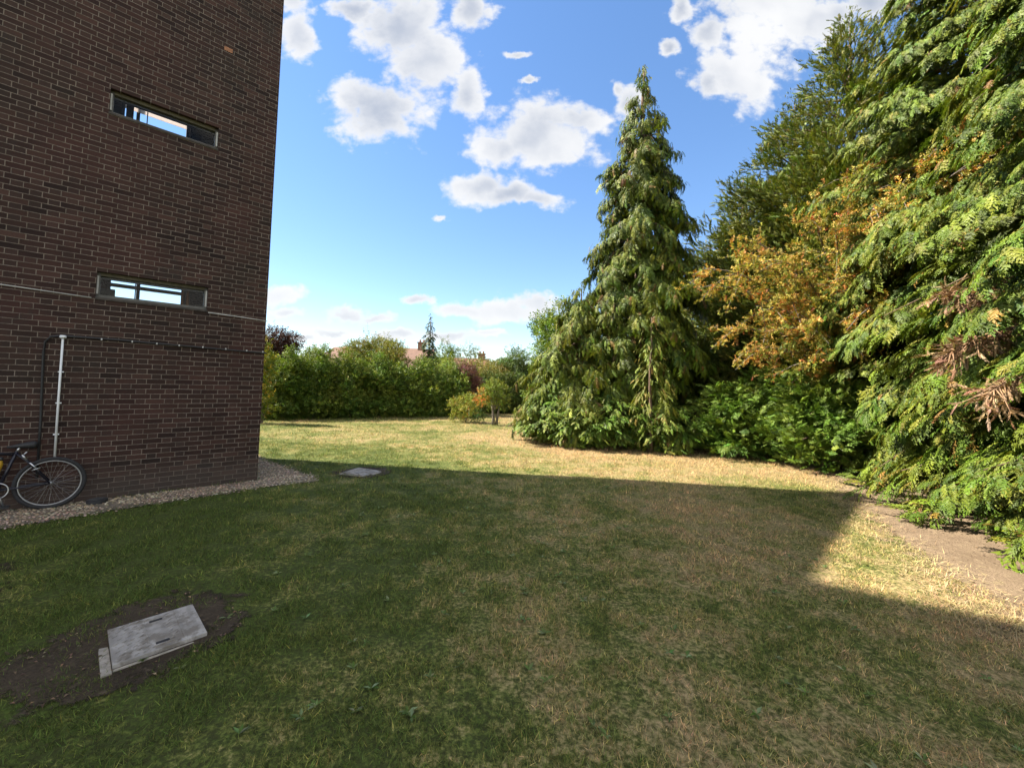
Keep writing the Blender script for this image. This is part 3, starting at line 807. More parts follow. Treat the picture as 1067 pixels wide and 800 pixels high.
shrub('purple_tree', 'dark purple leaved tree at left behind the yellow tipped column', (-10.15, 17.5), .95, .95, 3.85, 22, 150, TWIG, .19, [(0.05, 0.022, 0.026), (0.075, 0.03, 0.03), (0.035, 0.02, 0.022)], [2, 1, 2], 112, 'tree', trunk_h=1.2, stem=.07)
shrub('purple_shrub', 'purple red shrub at the right end of the far hedge', (-2.4, 20.9), .95, .8, 2.75, 16, 110, TWIG, .17, [(0.13, 0.055, 0.085), (0.17, 0.085, 0.11), (0.08, 0.04, 0.06), (0.12, 0.10, 0.06)], [3, 2, 2, 1], 113, zlow=.35)
low = [(-1.1, 22.3, 1.9), (-.1, 22.6, 1.8), (.9, 22.9, 1.7), (1.9, 23.3, 1.9), (3.0, 23.7, 2.2)]
lowl = ['dark low hedge shrub behind the small orange tinged tree', 'dark low hedge shrub second after the purple shrub', 'dark low hedge shrub at the far end of the lawn', 'dark low hedge shrub half hidden by the weeping conifer', 'dark low hedge shrub hidden behind the weeping conifer']
for k, (x, y, H) in enumerate(low[:4]):
    shrub('low_hedge_shrub', lowl[k], (x, y), .85, .7, H, 12, 80, TWIG, .2, [(0.05, 0.08, 0.022), (0.07, 0.10, 0.028)], [2, 1], 120 + k, group='dark low hedge at the end of the lawn', zlow=.05)
fl = [(-3.5, 23.5, 1.2, 3.15, (0.13, 0.17, 0.04), 'light green tree behind the purple shrub'), (-1.3, 24.2, 1.3, 2.95, (0.16, 0.155, 0.05), 'olive tree with a hint of orange behind the purple shrub'),
      (.1, 24.6, 1.1, 3.85, (0.075, 0.12, 0.045), 'blue green tree standing above the small orange tinged tree'), (1.5, 25.2, 1.3, 2.9, (0.08, 0.115, 0.05), 'grey green tree just left of the weeping conifer'),
      (-5.1, 31, 1.1, 4.75, (0.09, 0.14, 0.03), 'distant round green tree right of the thin spruce'), (-3.4, 31, 1.2, 4.6, (0.10, 0.13, 0.06), 'distant thin see-through tree against the sky'),
      (-8.3, 26, 1.3, 3.3, (0.11, 0.15, 0.035), 'tree in front of the chimney house'), (-11.5, 24, 1.8, 3.0, (0.12, 0.15, 0.04), 'green tree behind the left half of the hedge'), (-14.5, 24.5, 1.8, 3.1, (0.11, 0.15, 0.04), 'green tree far left behind the hedge')]
for k, (x, y, w, H, c, lab) in enumerate(fl):
    thin = 'see-through' in lab
    shrub('garden_tree', lab, (x, y), w, w, H, 15, 20 if thin else 55, TWIG, .24, [c, tuple(v * 1.35 for v in c), tuple(v * .7 for v in c)], [3, 2, 2], 130 + k, 'tree', group='garden trees beyond the hedge', trunk_h=H * .35, stem=.06, inner=.1 if thin else .35)
conifer('thin_spruce', 'thin dark spruce spire rising above the far hedge', (-6.05, 30), 6.6, [(0, .9), (2, .75), (3.5, .48), (5, .32), (6.6, .05)], 260, [(0.03, 0.055, 0.028), (0.045, 0.07, 0.035)], [1, 1], FROND_FAR, .42, 150, 'fan', per=10, rise=.1, sag=.35, trunk_r=.1)
def far_row():
    r = np.random.default_rng(7); k = 0
    labs = ['far tree at the left end beyond the hedge', 'far tree hidden low behind the first red roof', 'far tree between the two red roofs', 'far tree right of the chimney house', 'far tree low on the skyline left of the weeping conifer', 'far tree on the skyline behind the weeping conifer']
    for x, lab in zip((-30, -24, -15.5, -2.2, 3.0, 8.5), labs):
        c = [(0.07, 0.11, 0.03), (0.10, 0.12, 0.04), (0.06, 0.09, 0.035)][k % 3]
        shrub('far_tree', lab, (x, 40 + r.uniform(-2, 2)), 2.8, 2, 3.5 + r.uniform(-.3, .3), 12, 22, TWIG, .4, [c, tuple(v * 1.3 for v in c)], [1, 1], 160 + k, 'tree', group='far trees on the skyline', trunk_h=1.2, stem=.1); k += 1
far_row()

# --- the two small plants standing on the lawn
shrub('lawn_bush', 'yellow green leafy bush standing alone on the far lawn', (-1.85, 16.75), .62, .55, 1.12, 10, 80, TWIG, .17, [(0.20, 0.23, 0.06), (0.27, 0.27, 0.08), (0.13, 0.17, 0.04), (0.28, 0.18, 0.07)], [3, 2, 2, .5], 170, stem=.015, zlow=.1)
shrub('lawn_bush', 'very small dark bush at the right foot of the yellow green bush', (-1.3, 16.5), .32, .3, .5, 6, 110, TWIG, .13, [(0.06, 0.12, 0.04), (0.11, 0.15, 0.04)], [2, 1], 171, stem=.01, zlow=.1)
def small_tree():
    r = np.random.default_rng(172); base = (-.66, 16.0)
    root = empty('small_tree', (base[0], base[1], 0)); tag(root, 'small round tree with one orange tinged side on the far lawn', 'tree')
    mb = MB()
    mb.tube([(0.02, 0, -.03), (.0, .02, .3), (-.08, .02, .8)], [.08, .05, .03], 8)
    mb.tube([(.12, .03, -.03), (.16, .02, .35), (.24, .03, .85)], [.06, .04, .03], 8)
    L = [(-.2, 0, 1.2, .36, .35, .36), (.2, .05, 1.2, .38, .36, .42), (0, -.1, 1.4, .34, .34, .3), (.34, 0, .9, .28, .3, .3), (.05, 0, .85, .3, .3, .25), (-.05, 0, 1.5, .24, .24, .22)]
    for q in L: mb.tube([(0.03, .02, .6), ((q[0]) * .5, q[1] * .5, q[2] * .5 + .35), q[:3]], [.03, .02, .008], 6, False)
    mb.build('trunk', M['bark_grey'], root, True)
    sc = Scatter()
    shrub_leaves(sc, r, L, 90, TWIG, .15, [(0.13, 0.17, 0.04), (0.17, 0.20, 0.05), (0.09, 0.13, 0.03)], [3, 2, 2], base)
    shrub_leaves(sc, r, [(-.42, -.1, 1.05, .25, .25, .28)], 110, TWIG, .14, [(0.42, 0.16, 0.06), (0.38, 0.24, 0.05), (0.3, 0.22, 0.06)], [3, 2, 1], base)
    sc.build('crown', M['leaf'], root)
small_tree()

FOL = np.array((1.0, 1.0, 1.0))
# ------------------------------------------------------------------ the brick building
def brick_mat():
    m, t, b = material('dark_brick')
    uv = t.new('ShaderNodeUVMap').outputs[0]
    sp = t.new('ShaderNodeSeparateXYZ'); t.l.new(uv, sp.inputs[0])
    wob = t.noise(uv, 2.2, 2, 0.5)
    x = sp.outputs[0]; y = t.math('MULTIPLY_ADD', t.math('SUBTRACT', wob, .5), .008, sp.outputs[1])
    row = t.math('FLOOR', t.math('DIVIDE', y, .0675)); fy = t.math('FRACT', t.math('DIVIDE', y, .0675))
    odd = t.math('FLOORED_MODULO', row, 2.0)
    xs = t.math('ADD', t.math('DIVIDE', x, .302), t.math('MULTIPLY', odd, .5))
    col = t.math('FLOOR', xs); fx = t.math('FRACT', xs)
    head = t.math('GREATER_THAN', fx, 2 / 3)
    # distance to the nearest upright joint, in metres
    dx = t.math('MINIMUM', fx, t.math('SUBTRACT', 1.0, fx))
    dx = t.math('MINIMUM', dx, t.math('ABSOLUTE', t.math('SUBTRACT', fx, 2 / 3)))
    dx = t.math('MULTIPLY', dx, .302)
    dy = t.math('MULTIPLY', t.math('MINIMUM', fy, t.math('SUBTRACT', 1.0, fy)), .0675)
    rag = t.math('MULTIPLY_ADD', t.noise(uv, 50, 3, .6), .008, -.004)
    dd = t.math('ADD', t.math('MINIMUM', dx, dy), rag)
    mort = t.math('MULTIPLY', t.step(dd, .0022, .0058, 1, 0), t.step(t.noise(uv, 3.5, 5, .65), .25, .55, .5, 1))
    cb = t.new('ShaderNodeCombineXYZ'); t.l.new(t.math('MULTIPLY_ADD', col, 2.0, head), cb.inputs[0]); t.l.new(row, cb.inputs[1])
    wn = t.new('ShaderNodeTexWhiteNoise', noise_dimensions='2D'); t.l.new(cb.outputs[0], wn.inputs[0])
    rv = wn.outputs['Value']
    ramp = t.new('ShaderNodeValToRGB'); t.l.new(rv, ramp.inputs[0]); e = ramp.color_ramp.elements
    e[0].position = 0; e[0].color = (0.022, 0.013, 0.011, 1); e[1].position = 1; e[1].color = (0.092, 0.050, 0.038, 1)
    q = e.new(.45); q.color = (0.046, 0.025, 0.0195, 1); q = e.new(.8); q.color = (0.062, 0.033, 0.025, 1)
    bc = ramp.outputs[0]
    bc = t.mix(t.math('MULTIPLY', head, .35), bc, (0.074, 0.052, 0.042))
    speck = t.noise(uv, 90, 4, .7); bc = t.mix(t.step(speck, .4, .75, 0, .5), bc, (0.03, 0.022, 0.019))
    big = t.noise(uv, .7, 4, .6)
    bc = t.mix(t.step(big, .42, .68, 0, .6), bc, (0.080, 0.036, 0.030))
    bc = t.mix(t.step(t.noise(uv, .45, 5, .65), .48, .66, 0, .45), bc, (0.034, 0.030, 0.022))
    mc = t.mix(t.step(t.noise(uv, 4, 4, .6), .35, .65), (0.17, 0.14, 0.11), (0.27, 0.225, 0.18))
    c = t.mix(1.0, t.mix(mort, bc, mc), (0.80, 0.78, 0.80), 'MULTIPLY')
    c = t.mix(t.math('MULTIPLY', t.step(t.noise(uv, 1.1, 6, .7, .5), .56, .68), .5), c, (0.030, 0.028, 0.024))
    # salts and splashed dirt on the lowest courses, of its own ragged outline
    foot = t.math('MULTIPLY', t.step(t.math('MULTIPLY_ADD', t.noise(uv, 2.5, 5, .6), .5, sp.outputs[1]), .35, .8, 1, 0), .45)
    c = t.mix(foot, c, (0.078, 0.068, 0.058))
    t.l.new(c, b.inputs['Base Color']); b.inputs['Roughness'].default_value = .88; b.inputs['Specular IOR Level'].default_value = .25
    h = t.math('MULTIPLY_ADD', speck, .25, t.math('SUBTRACT', 1.0, mort))
    t.l.new(t.bump(h, .8, .006), b.inputs['Normal'])
    return m
M['brick'] = brick_mat()
M['plaster'] = plain('inside_plaster', (0.055, 0.05, 0.048), .9, 0, .1, 3)
M['frame'] = plain('grey_painted_frame', (0.085, 0.083, 0.075), .5, 0, .2, 15)
M['head'] = plain('weathered_timber_head', (0.075, 0.066, 0.04), .7, 0, .3, 20)
M['dark'] = plain('black_rubber', (0.02, 0.02, 0.022), .6, 0, .3, 30)
M['white'] = plain('white_plastic', (0.72, 0.74, 0.76), .4, 0, .06, 12)
M['cable'] = plain('grey_cable', (0.5, 0.5, 0.48), .6, 0, .15, 12)
M['felt'] = plain('roof_felt', (0.07, 0.07, 0.07), .9, 0, .3, 3)
M['concrete'] = plain('concrete', (0.30, 0.27, 0.23), .9, 0, .25, 25, .4)
M['orange_brick'] = plain('orange_brick', (0.32, 0.15, 0.08), .9, 0, .2, 30)
def strip_mat():
    m, t, b = material('pale_added_strip'); b.inputs['Base Color'].default_value = (.7, .64, .62, 1)
    tr = t.new('ShaderNodeBsdfTranslucent'); tr.inputs[0].default_value = (.8, .74, .72, 1); mx = t.new('ShaderNodeMixShader'); mx.inputs[0].default_value = .7
    t.l.new(b.outputs[0], mx.inputs[1]); t.l.new(tr.outputs[0], mx.inputs[2]); t.l.new(mx.outputs[0], m.node_tree.nodes['Material Output'].inputs[0])
    return m
def glass_mat():
    m, t, b = material('window_glass'); t.n.remove(b)
    tr = t.new('ShaderNodeBsdfTransparent'); tr.inputs[0].default_value = (.93, .95, .95, 1)
    gl = t.new('ShaderNodeBsdfGlossy'); gl.inputs['Roughness'].default_value = .02
    fr = t.new('ShaderNodeFresnel'); fr.inputs[0].default_value = 1.28
    mx = t.new('ShaderNodeMixShader'); t.l.new(fr.outputs[0], mx.inputs[0]); t.l.new(tr.outputs[0], mx.inputs[1]); t.l.new(gl.outputs[0], mx.inputs[2])
    t.l.new(mx.outputs[0], m.node_tree.nodes['Material Output'].inputs[0])
    return m
M['glass'] = glass_mat()
M['added_strip'] = strip_mat()
M['soffit'] = plain('dark_sill', (0.05, 0.042, 0.035), .8, 0, .3, 15)

def holed_wall(name, mat, parent, org, du, dn, u0, u1, z0, z1, thick, holes, uoff=0.0):
    """a wall in the plane (org, du, up), thickness along dn, with rectangular openings and their reveals"""
    us = sorted({u0, u1, *[h[0] for h in holes], *[h[1] for h in holes]}); zs = sorted({z0, z1, *[h[2] for h in holes], *[h[3] for h in holes]})
    V = []; F = []; UV = []
    def P(u, z, d): return org + du * u + dn * d + Vector((0, 0, z))
    def q(a, uv):
        b = len(V); V.extend([tuple(p) for p in a]); F.append((b, b + 1, b + 2, b + 3)); UV.extend(uv)
    for i in range(len(us) - 1):
        for j in range(len(zs) - 1):
            a, b, c, d = us[i], us[i + 1], zs[j], zs[j + 1]
            if any(h[0] <= a + 1e-6 and h[1] >= b - 1e-6 and h[2] <= c + 1e-6 and h[3] >= d - 1e-6 for h in holes): continue
            uv = [(a + uoff, c), (b + uoff, c), (b + uoff, d), (a + uoff, d)]
            q([P(a, c, 0), P(b, c, 0), P(b, d, 0), P(a, d, 0)], uv)
            q([P(a, c, thick), P(a, d, thick), P(b, d, thick), P(b, c, thick)], [uv[0], uv[3], uv[2], uv[1]])
    for (a, b, c, d) in holes + [(u0, u1, z0, z1)]:
        for (p0, p1) in (((a, c), (b, c)), ((b, c), (b, d)), ((b, d), (a, d)), ((a, d), (a, c))):
            q([P(*p0, 0), P(*p1, 0), P(*p1, thick), P(*p0, thick)], [(p0[0] + uoff, p0[1]), (p1[0] + uoff, p1[1]), (p1[0] + uoff + (.1 if p0[0] == p1[0] else 0), p1[1] + .1), (p0[0] + uoff + (.1 if p0[0] == p1[0] else 0), p0[1] + .1)])
    me = bpy.data.meshes.new(name); me.from_pydata(V, [], F)
    ul = me.uv_layers.new(name='UVMap')
    for k, l in enumerate(me.loops): ul.data[k].uv = UV[k]
    me.update()
    return link_mesh(name, me, mat, parent)

def building():
    root = empty('brick_building', tuple(WA)); tag(root, 'dark brown brick building with two slim strip windows at left', 'building')
    off = Vector(WA)
    L = lambda v: Vector(v) - off
    zero = Vector((0, 0, 0)); S = 9.0; Hf, Hb = 8.5, 12.0
    wins = [(0.775, 1.935, 2.59, 2.925), (0.765, 1.935, 5.03, 5.35)]
    holed_wall('wall', M['brick'], root, zero, WD, WS, 0, S, -.2, Hf, .22, wins, .02)
    # far long side, with the windows one sees straight through to
    backs = [(0.80, 1.88, 2.72, 3.42), (0.90, 1.86, 5.9, 6.62)]
    holed_wall('wall', M['brick'], root, WS * (DEPTH - .22), WD, WS, 0, S, -.2, Hb, .22, backs, .1)
    # end wall with its sloping top and the inside partition
    for nm, s, mat in (('wall', 0.0, 'brick'), ('partition', 3.1, 'plaster')):
        mb = MB(); a = WD * s + WS * .22; b = WD * s + WS * (DEPTH - .22); th = WD * .2
        ha = Hf + (Hb - Hf) * .22 / DEPTH; hb = Hf + (Hb - Hf) * (DEPTH - .22) / DEPTH
        mb.v = [tuple(p) for p in (a - Vector((0, 0, .2)), b - Vector((0, 0, .2)), b + Vector((0, 0, hb)), a + Vector((0, 0, ha)))]
        mb.v += [tuple(Vector(p) + th) for p in mb.v]
        mb.f = [(0, 1, 2, 3), (7, 6, 5, 4), (0, 4, 5, 1), (1, 5, 6, 2), (2, 6, 7, 3), (3, 7, 4, 0)]
        o = mb.build(nm, M[mat], root)
        ul = o.data.uv_layers.new(name='UVMap')
        for l in o.data.loops:
            v = o.data.vertices[l.vertex_index].co; ul.data[l.index].uv = (v.dot(WS) + .11, v.z)
    # floors seen from below as ceilings
    for z in (-.1, 4.35, 6.75):
        mb = MB(); p = [WD * .2 + WS * .22, WD * 3.1 + WS * .22, WD * 3.1 + WS * (DEPTH - .22), WD * .2 + WS * (DEPTH - .22)]
        mb.v = [tuple(q + Vector((0, 0, z))) for q in p] + [tuple(q + Vector((0, 0, z + .2))) for q in p]
        mb.f = [(3, 2, 1, 0), (4, 5, 6, 7), (0, 1, 5, 4), (1, 2, 6, 5), (2, 3, 7, 6), (3, 0, 4, 7)]
        mb.build('floor_slab', M['plaster'], root)
    mb = MB(); e = .06
    p = [(-e, -e, Hf - .08), (S, -e, Hf - .08), (S, DEPTH + .01, Hb + .02), (-e, DEPTH + .01, Hb + .02)]
    P = [WD * a + WS * b + Vector((0, 0, c + .02)) for a, b, c in p]
    mb.v = [tuple(q) for q in P] + [tuple(q + Vector((0, 0, .12))) for q in P]
    mb.f = [(3, 2, 1, 0), (4, 5, 6, 7), (0, 1, 5, 4), (1, 2, 6, 5), (2, 3, 7, 6), (3, 0, 4, 7)]
    mb.build('roof', M['felt'], root)
    # unseen taller block, shaped so its roof edge shades the right of the lawn
    T = [(-15.45, 6.45), (-8.75, 2.45), (-15.8, -4.9), (-22.5, .3)]
    mb = MB(); H2 = 18.64
    n = len(T); mb.v = [(*t_, -.2) for t_ in T] + [(*t_, H2) for t_ in T]
    mb.v = [tuple(Vector(v) - off) for v in mb.v]
    mb.f = [tuple(range(n, 2 * n)), tuple(range(n))[::-1]] + [(k, (k + 1) % n, n + (k + 1) % n, n + k) for k in range(n)]
    o = mb.build('shade_block', M['brick'], root); ul = o.data.uv_layers.new(name='UVMap')
    for l in o.data.loops:
        v = o.data.vertices[l.vertex_index].co; ul.data[l.index].uv = (v.x * .8 + v.y * .6, v.z)
    # slim windows
    for k, (a, b, c, d) in enumerate(wins):
        def X(u, w, z): return WD * u + WS * w + Vector((0, 0, z))
        fr = MB(); w0, w1 = .075, .125; t_ = .035
        def bar(m, u0, u1, z0, z1, a0=w0, a1=w1):
            q = [X(u0, a0, z0), X(u1, a0, z0), X(u1, a1, z0), X(u0, a1, z0), X(u0, a0, z1), X(u1, a0, z1), X(u1, a1, z1), X(u0, a1, z1)]
            b0 = len(m.v); m.v += [tuple(x) for x in q]
            m.f += [tuple(b0 + i for i in f) for f in ((0, 1, 2, 3), (4, 7, 6, 5), (0, 4, 5, 1), (1, 5, 6, 2), (2, 6, 7, 3), (3, 7, 4, 0))]
        bar(fr, a, a + t_, c, d); bar(fr, b - t_, b, c, d)
        bar(fr, a + t_, b - t_, c, c + .045)
        win = empty('window'); win.parent = root
        fo = fr.build('frame', M['frame'], win); jb = MB(); bar(jb, b - .02, b - .003, c + .05, d - .05, .05, .074); jb.build('jamb_strip', M['cable'], win); jb = MB(); bar(jb, a + .003, a + .02, c + .05, d - .05, .05, .074); jb.build('jamb_strip', M['cable'], win)
        hd = MB(); bar(hd, a + t_, b - t_, d - .045, d, .06, .135); hd.build('head_rail', M['head'], win)
        ir = MB()
        bar(ir, a + t_, b - t_, d - .075, d - .047, .106, .15)
        for (u, ww) in ((b - .38, .012),): bar(ir, u, u + ww, c + .046, d - .076, .106, .15)
        ir.build('inner_bar', M['dark'], win)
        pn = MB(); pn.quad(X(a + t_, .1, c + .045), X(b - t_, .1, c + .045), X(b - t_, .1, d - .045), X(a + t_, .1, d - .045)); pn.build('pane', M['glass'], win)
        sl = MB(); bar(sl, a - .005, b + .005, c - .03, c - .002, -.012, .05); sl.build('sill', M['soffit'], win)
        # opposite window: posts, rail and pane
        (ba, bb, bc, bd) = backs[k]; wb = empty('window'); wb.parent = root
        fb = MB()
        bar(fb, ba, ba + .05, bc, bd, DEPTH - .15, DEPTH - .09); bar(fb, bb - .05, bb, bc, bd, DEPTH - .15, DEPTH - .09)
        bar(fb, ba + .05, bb - .05, bc, bc + .05, DEPTH - .15, DEPTH - .09); bar(fb, ba + .05, bb - .05, bd - .05, bd, DEPTH - .15, DEPTH - .09)
        if k == 0: bar(fb, ba + .05, bb - .05, 3.12, 3.18, DEPTH - .15, DEPTH - .09)
        bar(fb, 1.45 + .16 * k, 1.50 + .16 * k, bc + .05, 3.12 if k == 0 else bd - .05, DEPTH - .15, DEPTH - .09)
        if k == 0: bar(fb, 1.45, 1.50, 3.18, bd - .05, DEPTH - .15, DEPTH - .09)
        fb.build('frame', M['frame'] if k == 0 else M['dark'], wb)
        if k == 1:
            bl = MB(); bar(bl, ba + .05, bb - .05, 6.30, bd - .05, DEPTH - .18, DEPTH - .172); bl.build('added_strip', M['added_strip'], wb)  # added translucent strip, standing in for the brightly lit ceiling
        # things in the stair hall: meter boxes and pipes by the glass
    hall = MB()
    def hb(m, u0, u1, w0, w1, z0, z1):
        q = [WD * u + WS * w + Vector((0, 0, z)) for z in (z0, z1) for (u, w) in ((u0, w0), (u1, w0), (u1, w1), (u0, w1))]
        b0 = len(m.v); m.v += [tuple(x) for x in q]
        m.f += [tuple(b0 + i for i in f) for f in ((0, 3, 2, 1), (4, 5, 6, 7), (0, 1, 5, 4), (1, 2, 6, 5), (2, 3, 7, 6), (3, 0, 4, 7))]
    hb(hall, 1.70, 1.78, .5, .7, 4.57, 5.46); hall.build('cupboard', M['dark'], root)
    hall = MB(); hb(hall, 1.82, 1.93, .55, .7, 4.57, 5.40)
    hall.build('cupboard', M['dark'], root)
    hall = MB(); hb(hall, 1.76, 1.95, .6, .9, 2.2, 2.80); hall.build('cupboard', M['dark'], root)
    rail = MB()
    for u in (.93, 1.0): rail.tube([WD * u + WS * .8 + Vector((0, 0, .1)), WD * u + WS * .8 + Vector((0, 0, 3.3))], .018, 8)
    rail.build('stair_post', M['orange_brick'], root)
    # pipes and cables on the visible wall
    def W(s, z, o): return WD * s + WN * o + Vector((0, 0, z))
    vp = MB(); vp.tube([W(2.178, .56, .03), W(2.184, 1.3, .03), W(2.186, 2.03, .03)], .0115, 10)
    pipe = vp.build('waste_pipe', M['white'], root, True)
    cp = MB(); cp.tube([W(2.186, 2.03, .03), W(2.186, 2.045, .03), W(2.186, 2.068, .03)], [.022, .034, .026], 12); cp.build('cap', M['white'], pipe, True)
    for z in (.86, 1.24, 1.62):
        cl = MB(); cl.box((0, 0, 0), (.05, .03, .014), Matrix.Translation(W(2.182, z, .015)) @ WD.to_track_quat('X', 'Z').to_matrix().to_4x4()); cl.build('clip', M['white'], pipe)
    cd = MB(); cd.tube([W(2.31, .35, .022), W(2.315, 1.0, .022), W(2.335, 1.85, .022), W(2.328, 1.98, .022), W(2.29, 2.045, .022), W(2.2, 2.062, .022), W(1.7, 2.058, .022), W(1.0, 2.035, .022), W(.4, 2.018, .022), W(-.02, 2.004, .022)], .012, 8)
    cdo = cd.build('black_conduit', M['dark'], root, True)
    for s in (1.85, 1.56, 1.31, 1.07, .8, .52, .25, .03):
        cl = MB(); cl.box((0, 0, 0), (.014, .026, .024), Matrix.Translation(W(s, 2.03 + .013 * (s - 1) * 1.2 + .008, .026)) @ WD.to_track_quat('X', 'Z').to_matrix().to_4x4()); cl.build('clip', M['cable'], cdo)
    wc = MB(); wc.tube([W(4.2, 2.66, .012), W(3.0, 2.617, .012), W(1.97, 2.572, .012)], .0065, 6); wc.build('cable', M['cable'], root, True)
    wc = MB(); wc.tube([W(.76, 2.552, .012), W(.3, 2.536, .012), W(-.012, 2.519, .012)], .0065, 6); wc.build('cable', M['cable'], root, True)
    ob = MB(); ob.box((0, 0, 0), (.105, .008, .062), Matrix.Translation(W(.709, 6.60, .001)) @ WD.to_track_quat('X', 'Z').to_matrix().to_4x4()); ob.build('orange_brick', M['orange_brick'], root)
building()

# ------------------------------------------------------------------ bicycle leaning on the wall, rear wheel towards us
def bicycle():
    M['tyre'] = plain('tyre_rubber', (0.018, 0.018, 0.02), .8, 0, .2, 40)
    M['rim'] = plain('rim_alloy', (0.30, 0.30, 0.30), .4, .8, .1, 20)
    M['steel'] = plain('bright_steel', (0.55, 0.56, 0.58), .3, .9, .1, 20)
    M['paint'] = plain('dark_blue_paint', (0.012, 0.012, 0.022), .3, 0, .2, 10)
    M['yellow'] = plain('yellow_bottle', (0.42, 0.25, 0.02), .4, 0, .1, 20)
    root = empty('bicycle', tuple(wpt(2.19, 0, .13))); tag(root, 'dark bicycle leaning on the brick wall with its rear wheel showing', 'bicycle')
    U = WD; Z = (Vector((0, 0, 1)) - WN * .10).normalized(); O = WN
    def p(u, z, o=0): return U * u + Z * z + O * (o + .02)
    rr = .302; hz_ = .30
    def wheel(u):
        w = MB(); w.torus(p(u, hz_), U, Z, rr - .021, .021, 56, 8, 1.0); wo = w.build('wheel', M['tyre'], root, True)
        r_ = MB(); r_.torus(p(u, hz_), U, Z, rr - .047, .010, 56, 6, 1.1); r_.build('rim', M['rim'], wo, True)
        h = MB(); h.tube([p(u, hz_, -.05), p(u, hz_, -.03), p(u, hz_, .03), p(u, hz_, .05)], [.012, .022, .022, .012], 12); h.build('hub', M['steel'], wo, True)
        s = MB()
        for k in range(32):
            a = 2 * math.pi * k / 32; side = .028 if k % 2 else -.028; tw = .5 if (k // 2) % 2 else -.5
            c = p(u, hz_)
            e = c + (U * math.cos(a) + Z * math.sin(a)) * (rr - .05)
            st = c + (U * math.cos(a + tw) + Z * math.sin(a + tw)) * .02 + O * side
            s.tube([st, e], .0011, 4, False)
        s.build('spokes', M['rim'], wo)
    wheel(0); wheel(1.0)
    BB = (.40, .27); ST = (.285, .69); HT = (.83, .73); HB = (.87, .58)
    f = MB()
    f.tube([p(*BB), p(*ST)], .016, 10); f.tube([p(ST[0] + .005, ST[1] - .03), p(*HT)], .016, 10); f.tube([p(*BB), p(*HB)], .019, 10); f.tube([p(HT[0] - .01, HT[1] + .04), p(HB[0] + .005, HB[1] - .02)], .02, 10)
    for o in (-.055, .055):
        f.tube([p(0, hz_, o), p(.2, .58, o * .7), p(ST[0], ST[1] - .02, o * .25)], .0085, 8)
        f.tube([p(0, hz_, o), p(.25, .285, o * .8), p(BB[0], BB[1], o * .5)], .009, 8)
    f.build('frame', M['paint'], root, True)
    fk = MB()
    for o in (-.05, .05): fk.tube([p(1.0, hz_, o), p(.94, .45, o), p(.885, .60, o * .8)], .011, 8)
    fk.build('fork', M['paint'], root, True)
    sp = MB(); sp.tube([p(*ST), p(.262, .74)], .013, 8); sp.build('seat_post', M['steel'], root, True)
    sa = MB()
    sa.tube([p(.13, .755), p(.16, .76), p(.23, .757), p(.30, .75), p(.36, .745)], [.03, .045, .034, .022, .010], 12); so = sa.build('saddle', M['dark'], root, True)
    hb_ = MB(); hb_.tube([p(.80, .78), p(.78, .86), p(.84, .90)], .013, 8); hb_.tube([p(.84, .90, -.08), p(.84, .90, .28)], .012, 8); hb_.build('handlebar', M['steel'], root, True)
    br = MB()
    br.tube([p(.10, .47, .075), p(.17, .565, .08)], .008, 6); br.tube([p(.085, .50, .08), p(.15, .475, .08)], .006, 6); br.tube([p(.20, .60, .07), p(.235, .66, .07)], .010, 6); br.tube([p(.225, .655, .075), p(.20, .69, .075)], .008, 6)
    br.build('brake', M['steel'], root, True)
    cr = MB(); cr.torus(p(*BB, .045), U, Z, .085, .006, 32, 6, .6); cr.tube([p(BB[0], BB[1], .06), p(.335, .10, .07)], .010, 8); cr.tube([p(BB[0], BB[1], -.06), p(.465, .44, -.07)], .010, 8)
    co_ = cr.build('crank', M['steel'], root, True)
    for (u, z, o) in ((.335, .10, .10), (.465, .44, -.10)):
        pd = MB(); pd.box((0, 0, 0), (.09, .09, .02), Matrix.Translation(p(u, z, o)) @ U.to_track_quat('X', 'Z').to_matrix().to_4x4()); pd.build('pedal', M['dark'], co_)
    bo = MB(); b0, b1 = Vector(p(.385, .40, .0)), Vector(p(.335, .63, .0)); d = (b1 - b0) ; side = U * .06
    bo.tube([b0 + side, b0 + side + d * .05, b0 + side + d * .72, b0 + side + d * .8, b0 + side + d * .88], [.03, .036, .036, .028, .02], 14); bto = bo.build('bottle', M['yellow'], root, True)
    cp = MB(); cp.tube([b0 + side + d * .88, b0 + side + d * .97, b0 + side + d * 1.05], [.022, .022, .010], 12); cp.build('bottle_cap', M['dark'], bto, True)
bicycle()

# ------------------------------------------------------------------ drain covers
def lid_mat():
    m, t, b = material('galvanised_cover')
    co = t.new('ShaderNodeTexCoord').outputs['Object']
    n = t.noise(co, 6, 6, .65, .6); n2 = t.noise(co, 40, 4, .7)
    w = t.new('ShaderNodeTexWave', wave_type='BANDS', bands_direction='DIAGONAL'); t.l.new(co, w.inputs[0]); w.inputs['Scale'].default_value = 5.5; w.inputs['Distortion'].default_value = 5; w.inputs['Detail'].default_value = 4
    c = t.mix(t.step(n, .3, .7), (0.24, 0.225, 0.21), (0.40, 0.38, 0.355))
    c = t.mix(t.math('MULTIPLY', t.step(w.outputs[0], .5, .9), .4), c, (0.20, 0.185, 0.17))
    c = t.mix(t.step(n2, .56, .72, 0, .5), c, (0.19, 0.17, 0.14))
    c = t.mix(t.step(t.noise(co, 8, 7, .72), .47, .60, 0, .75), c, (0.15, 0.13, 0.105))
    t.l.new(c, b.inputs['Base Color']); b.inputs['Roughness'].default_value = .85; b.inputs['Specular IOR Level'].default_value = .2
    t.l.new(t.bump(t.math('ADD', n2, t.math('MULTIPLY', w.outputs[0], .5)), .35, .004), b.inputs['Normal'])
    return m
M['lid'] = lid_mat()
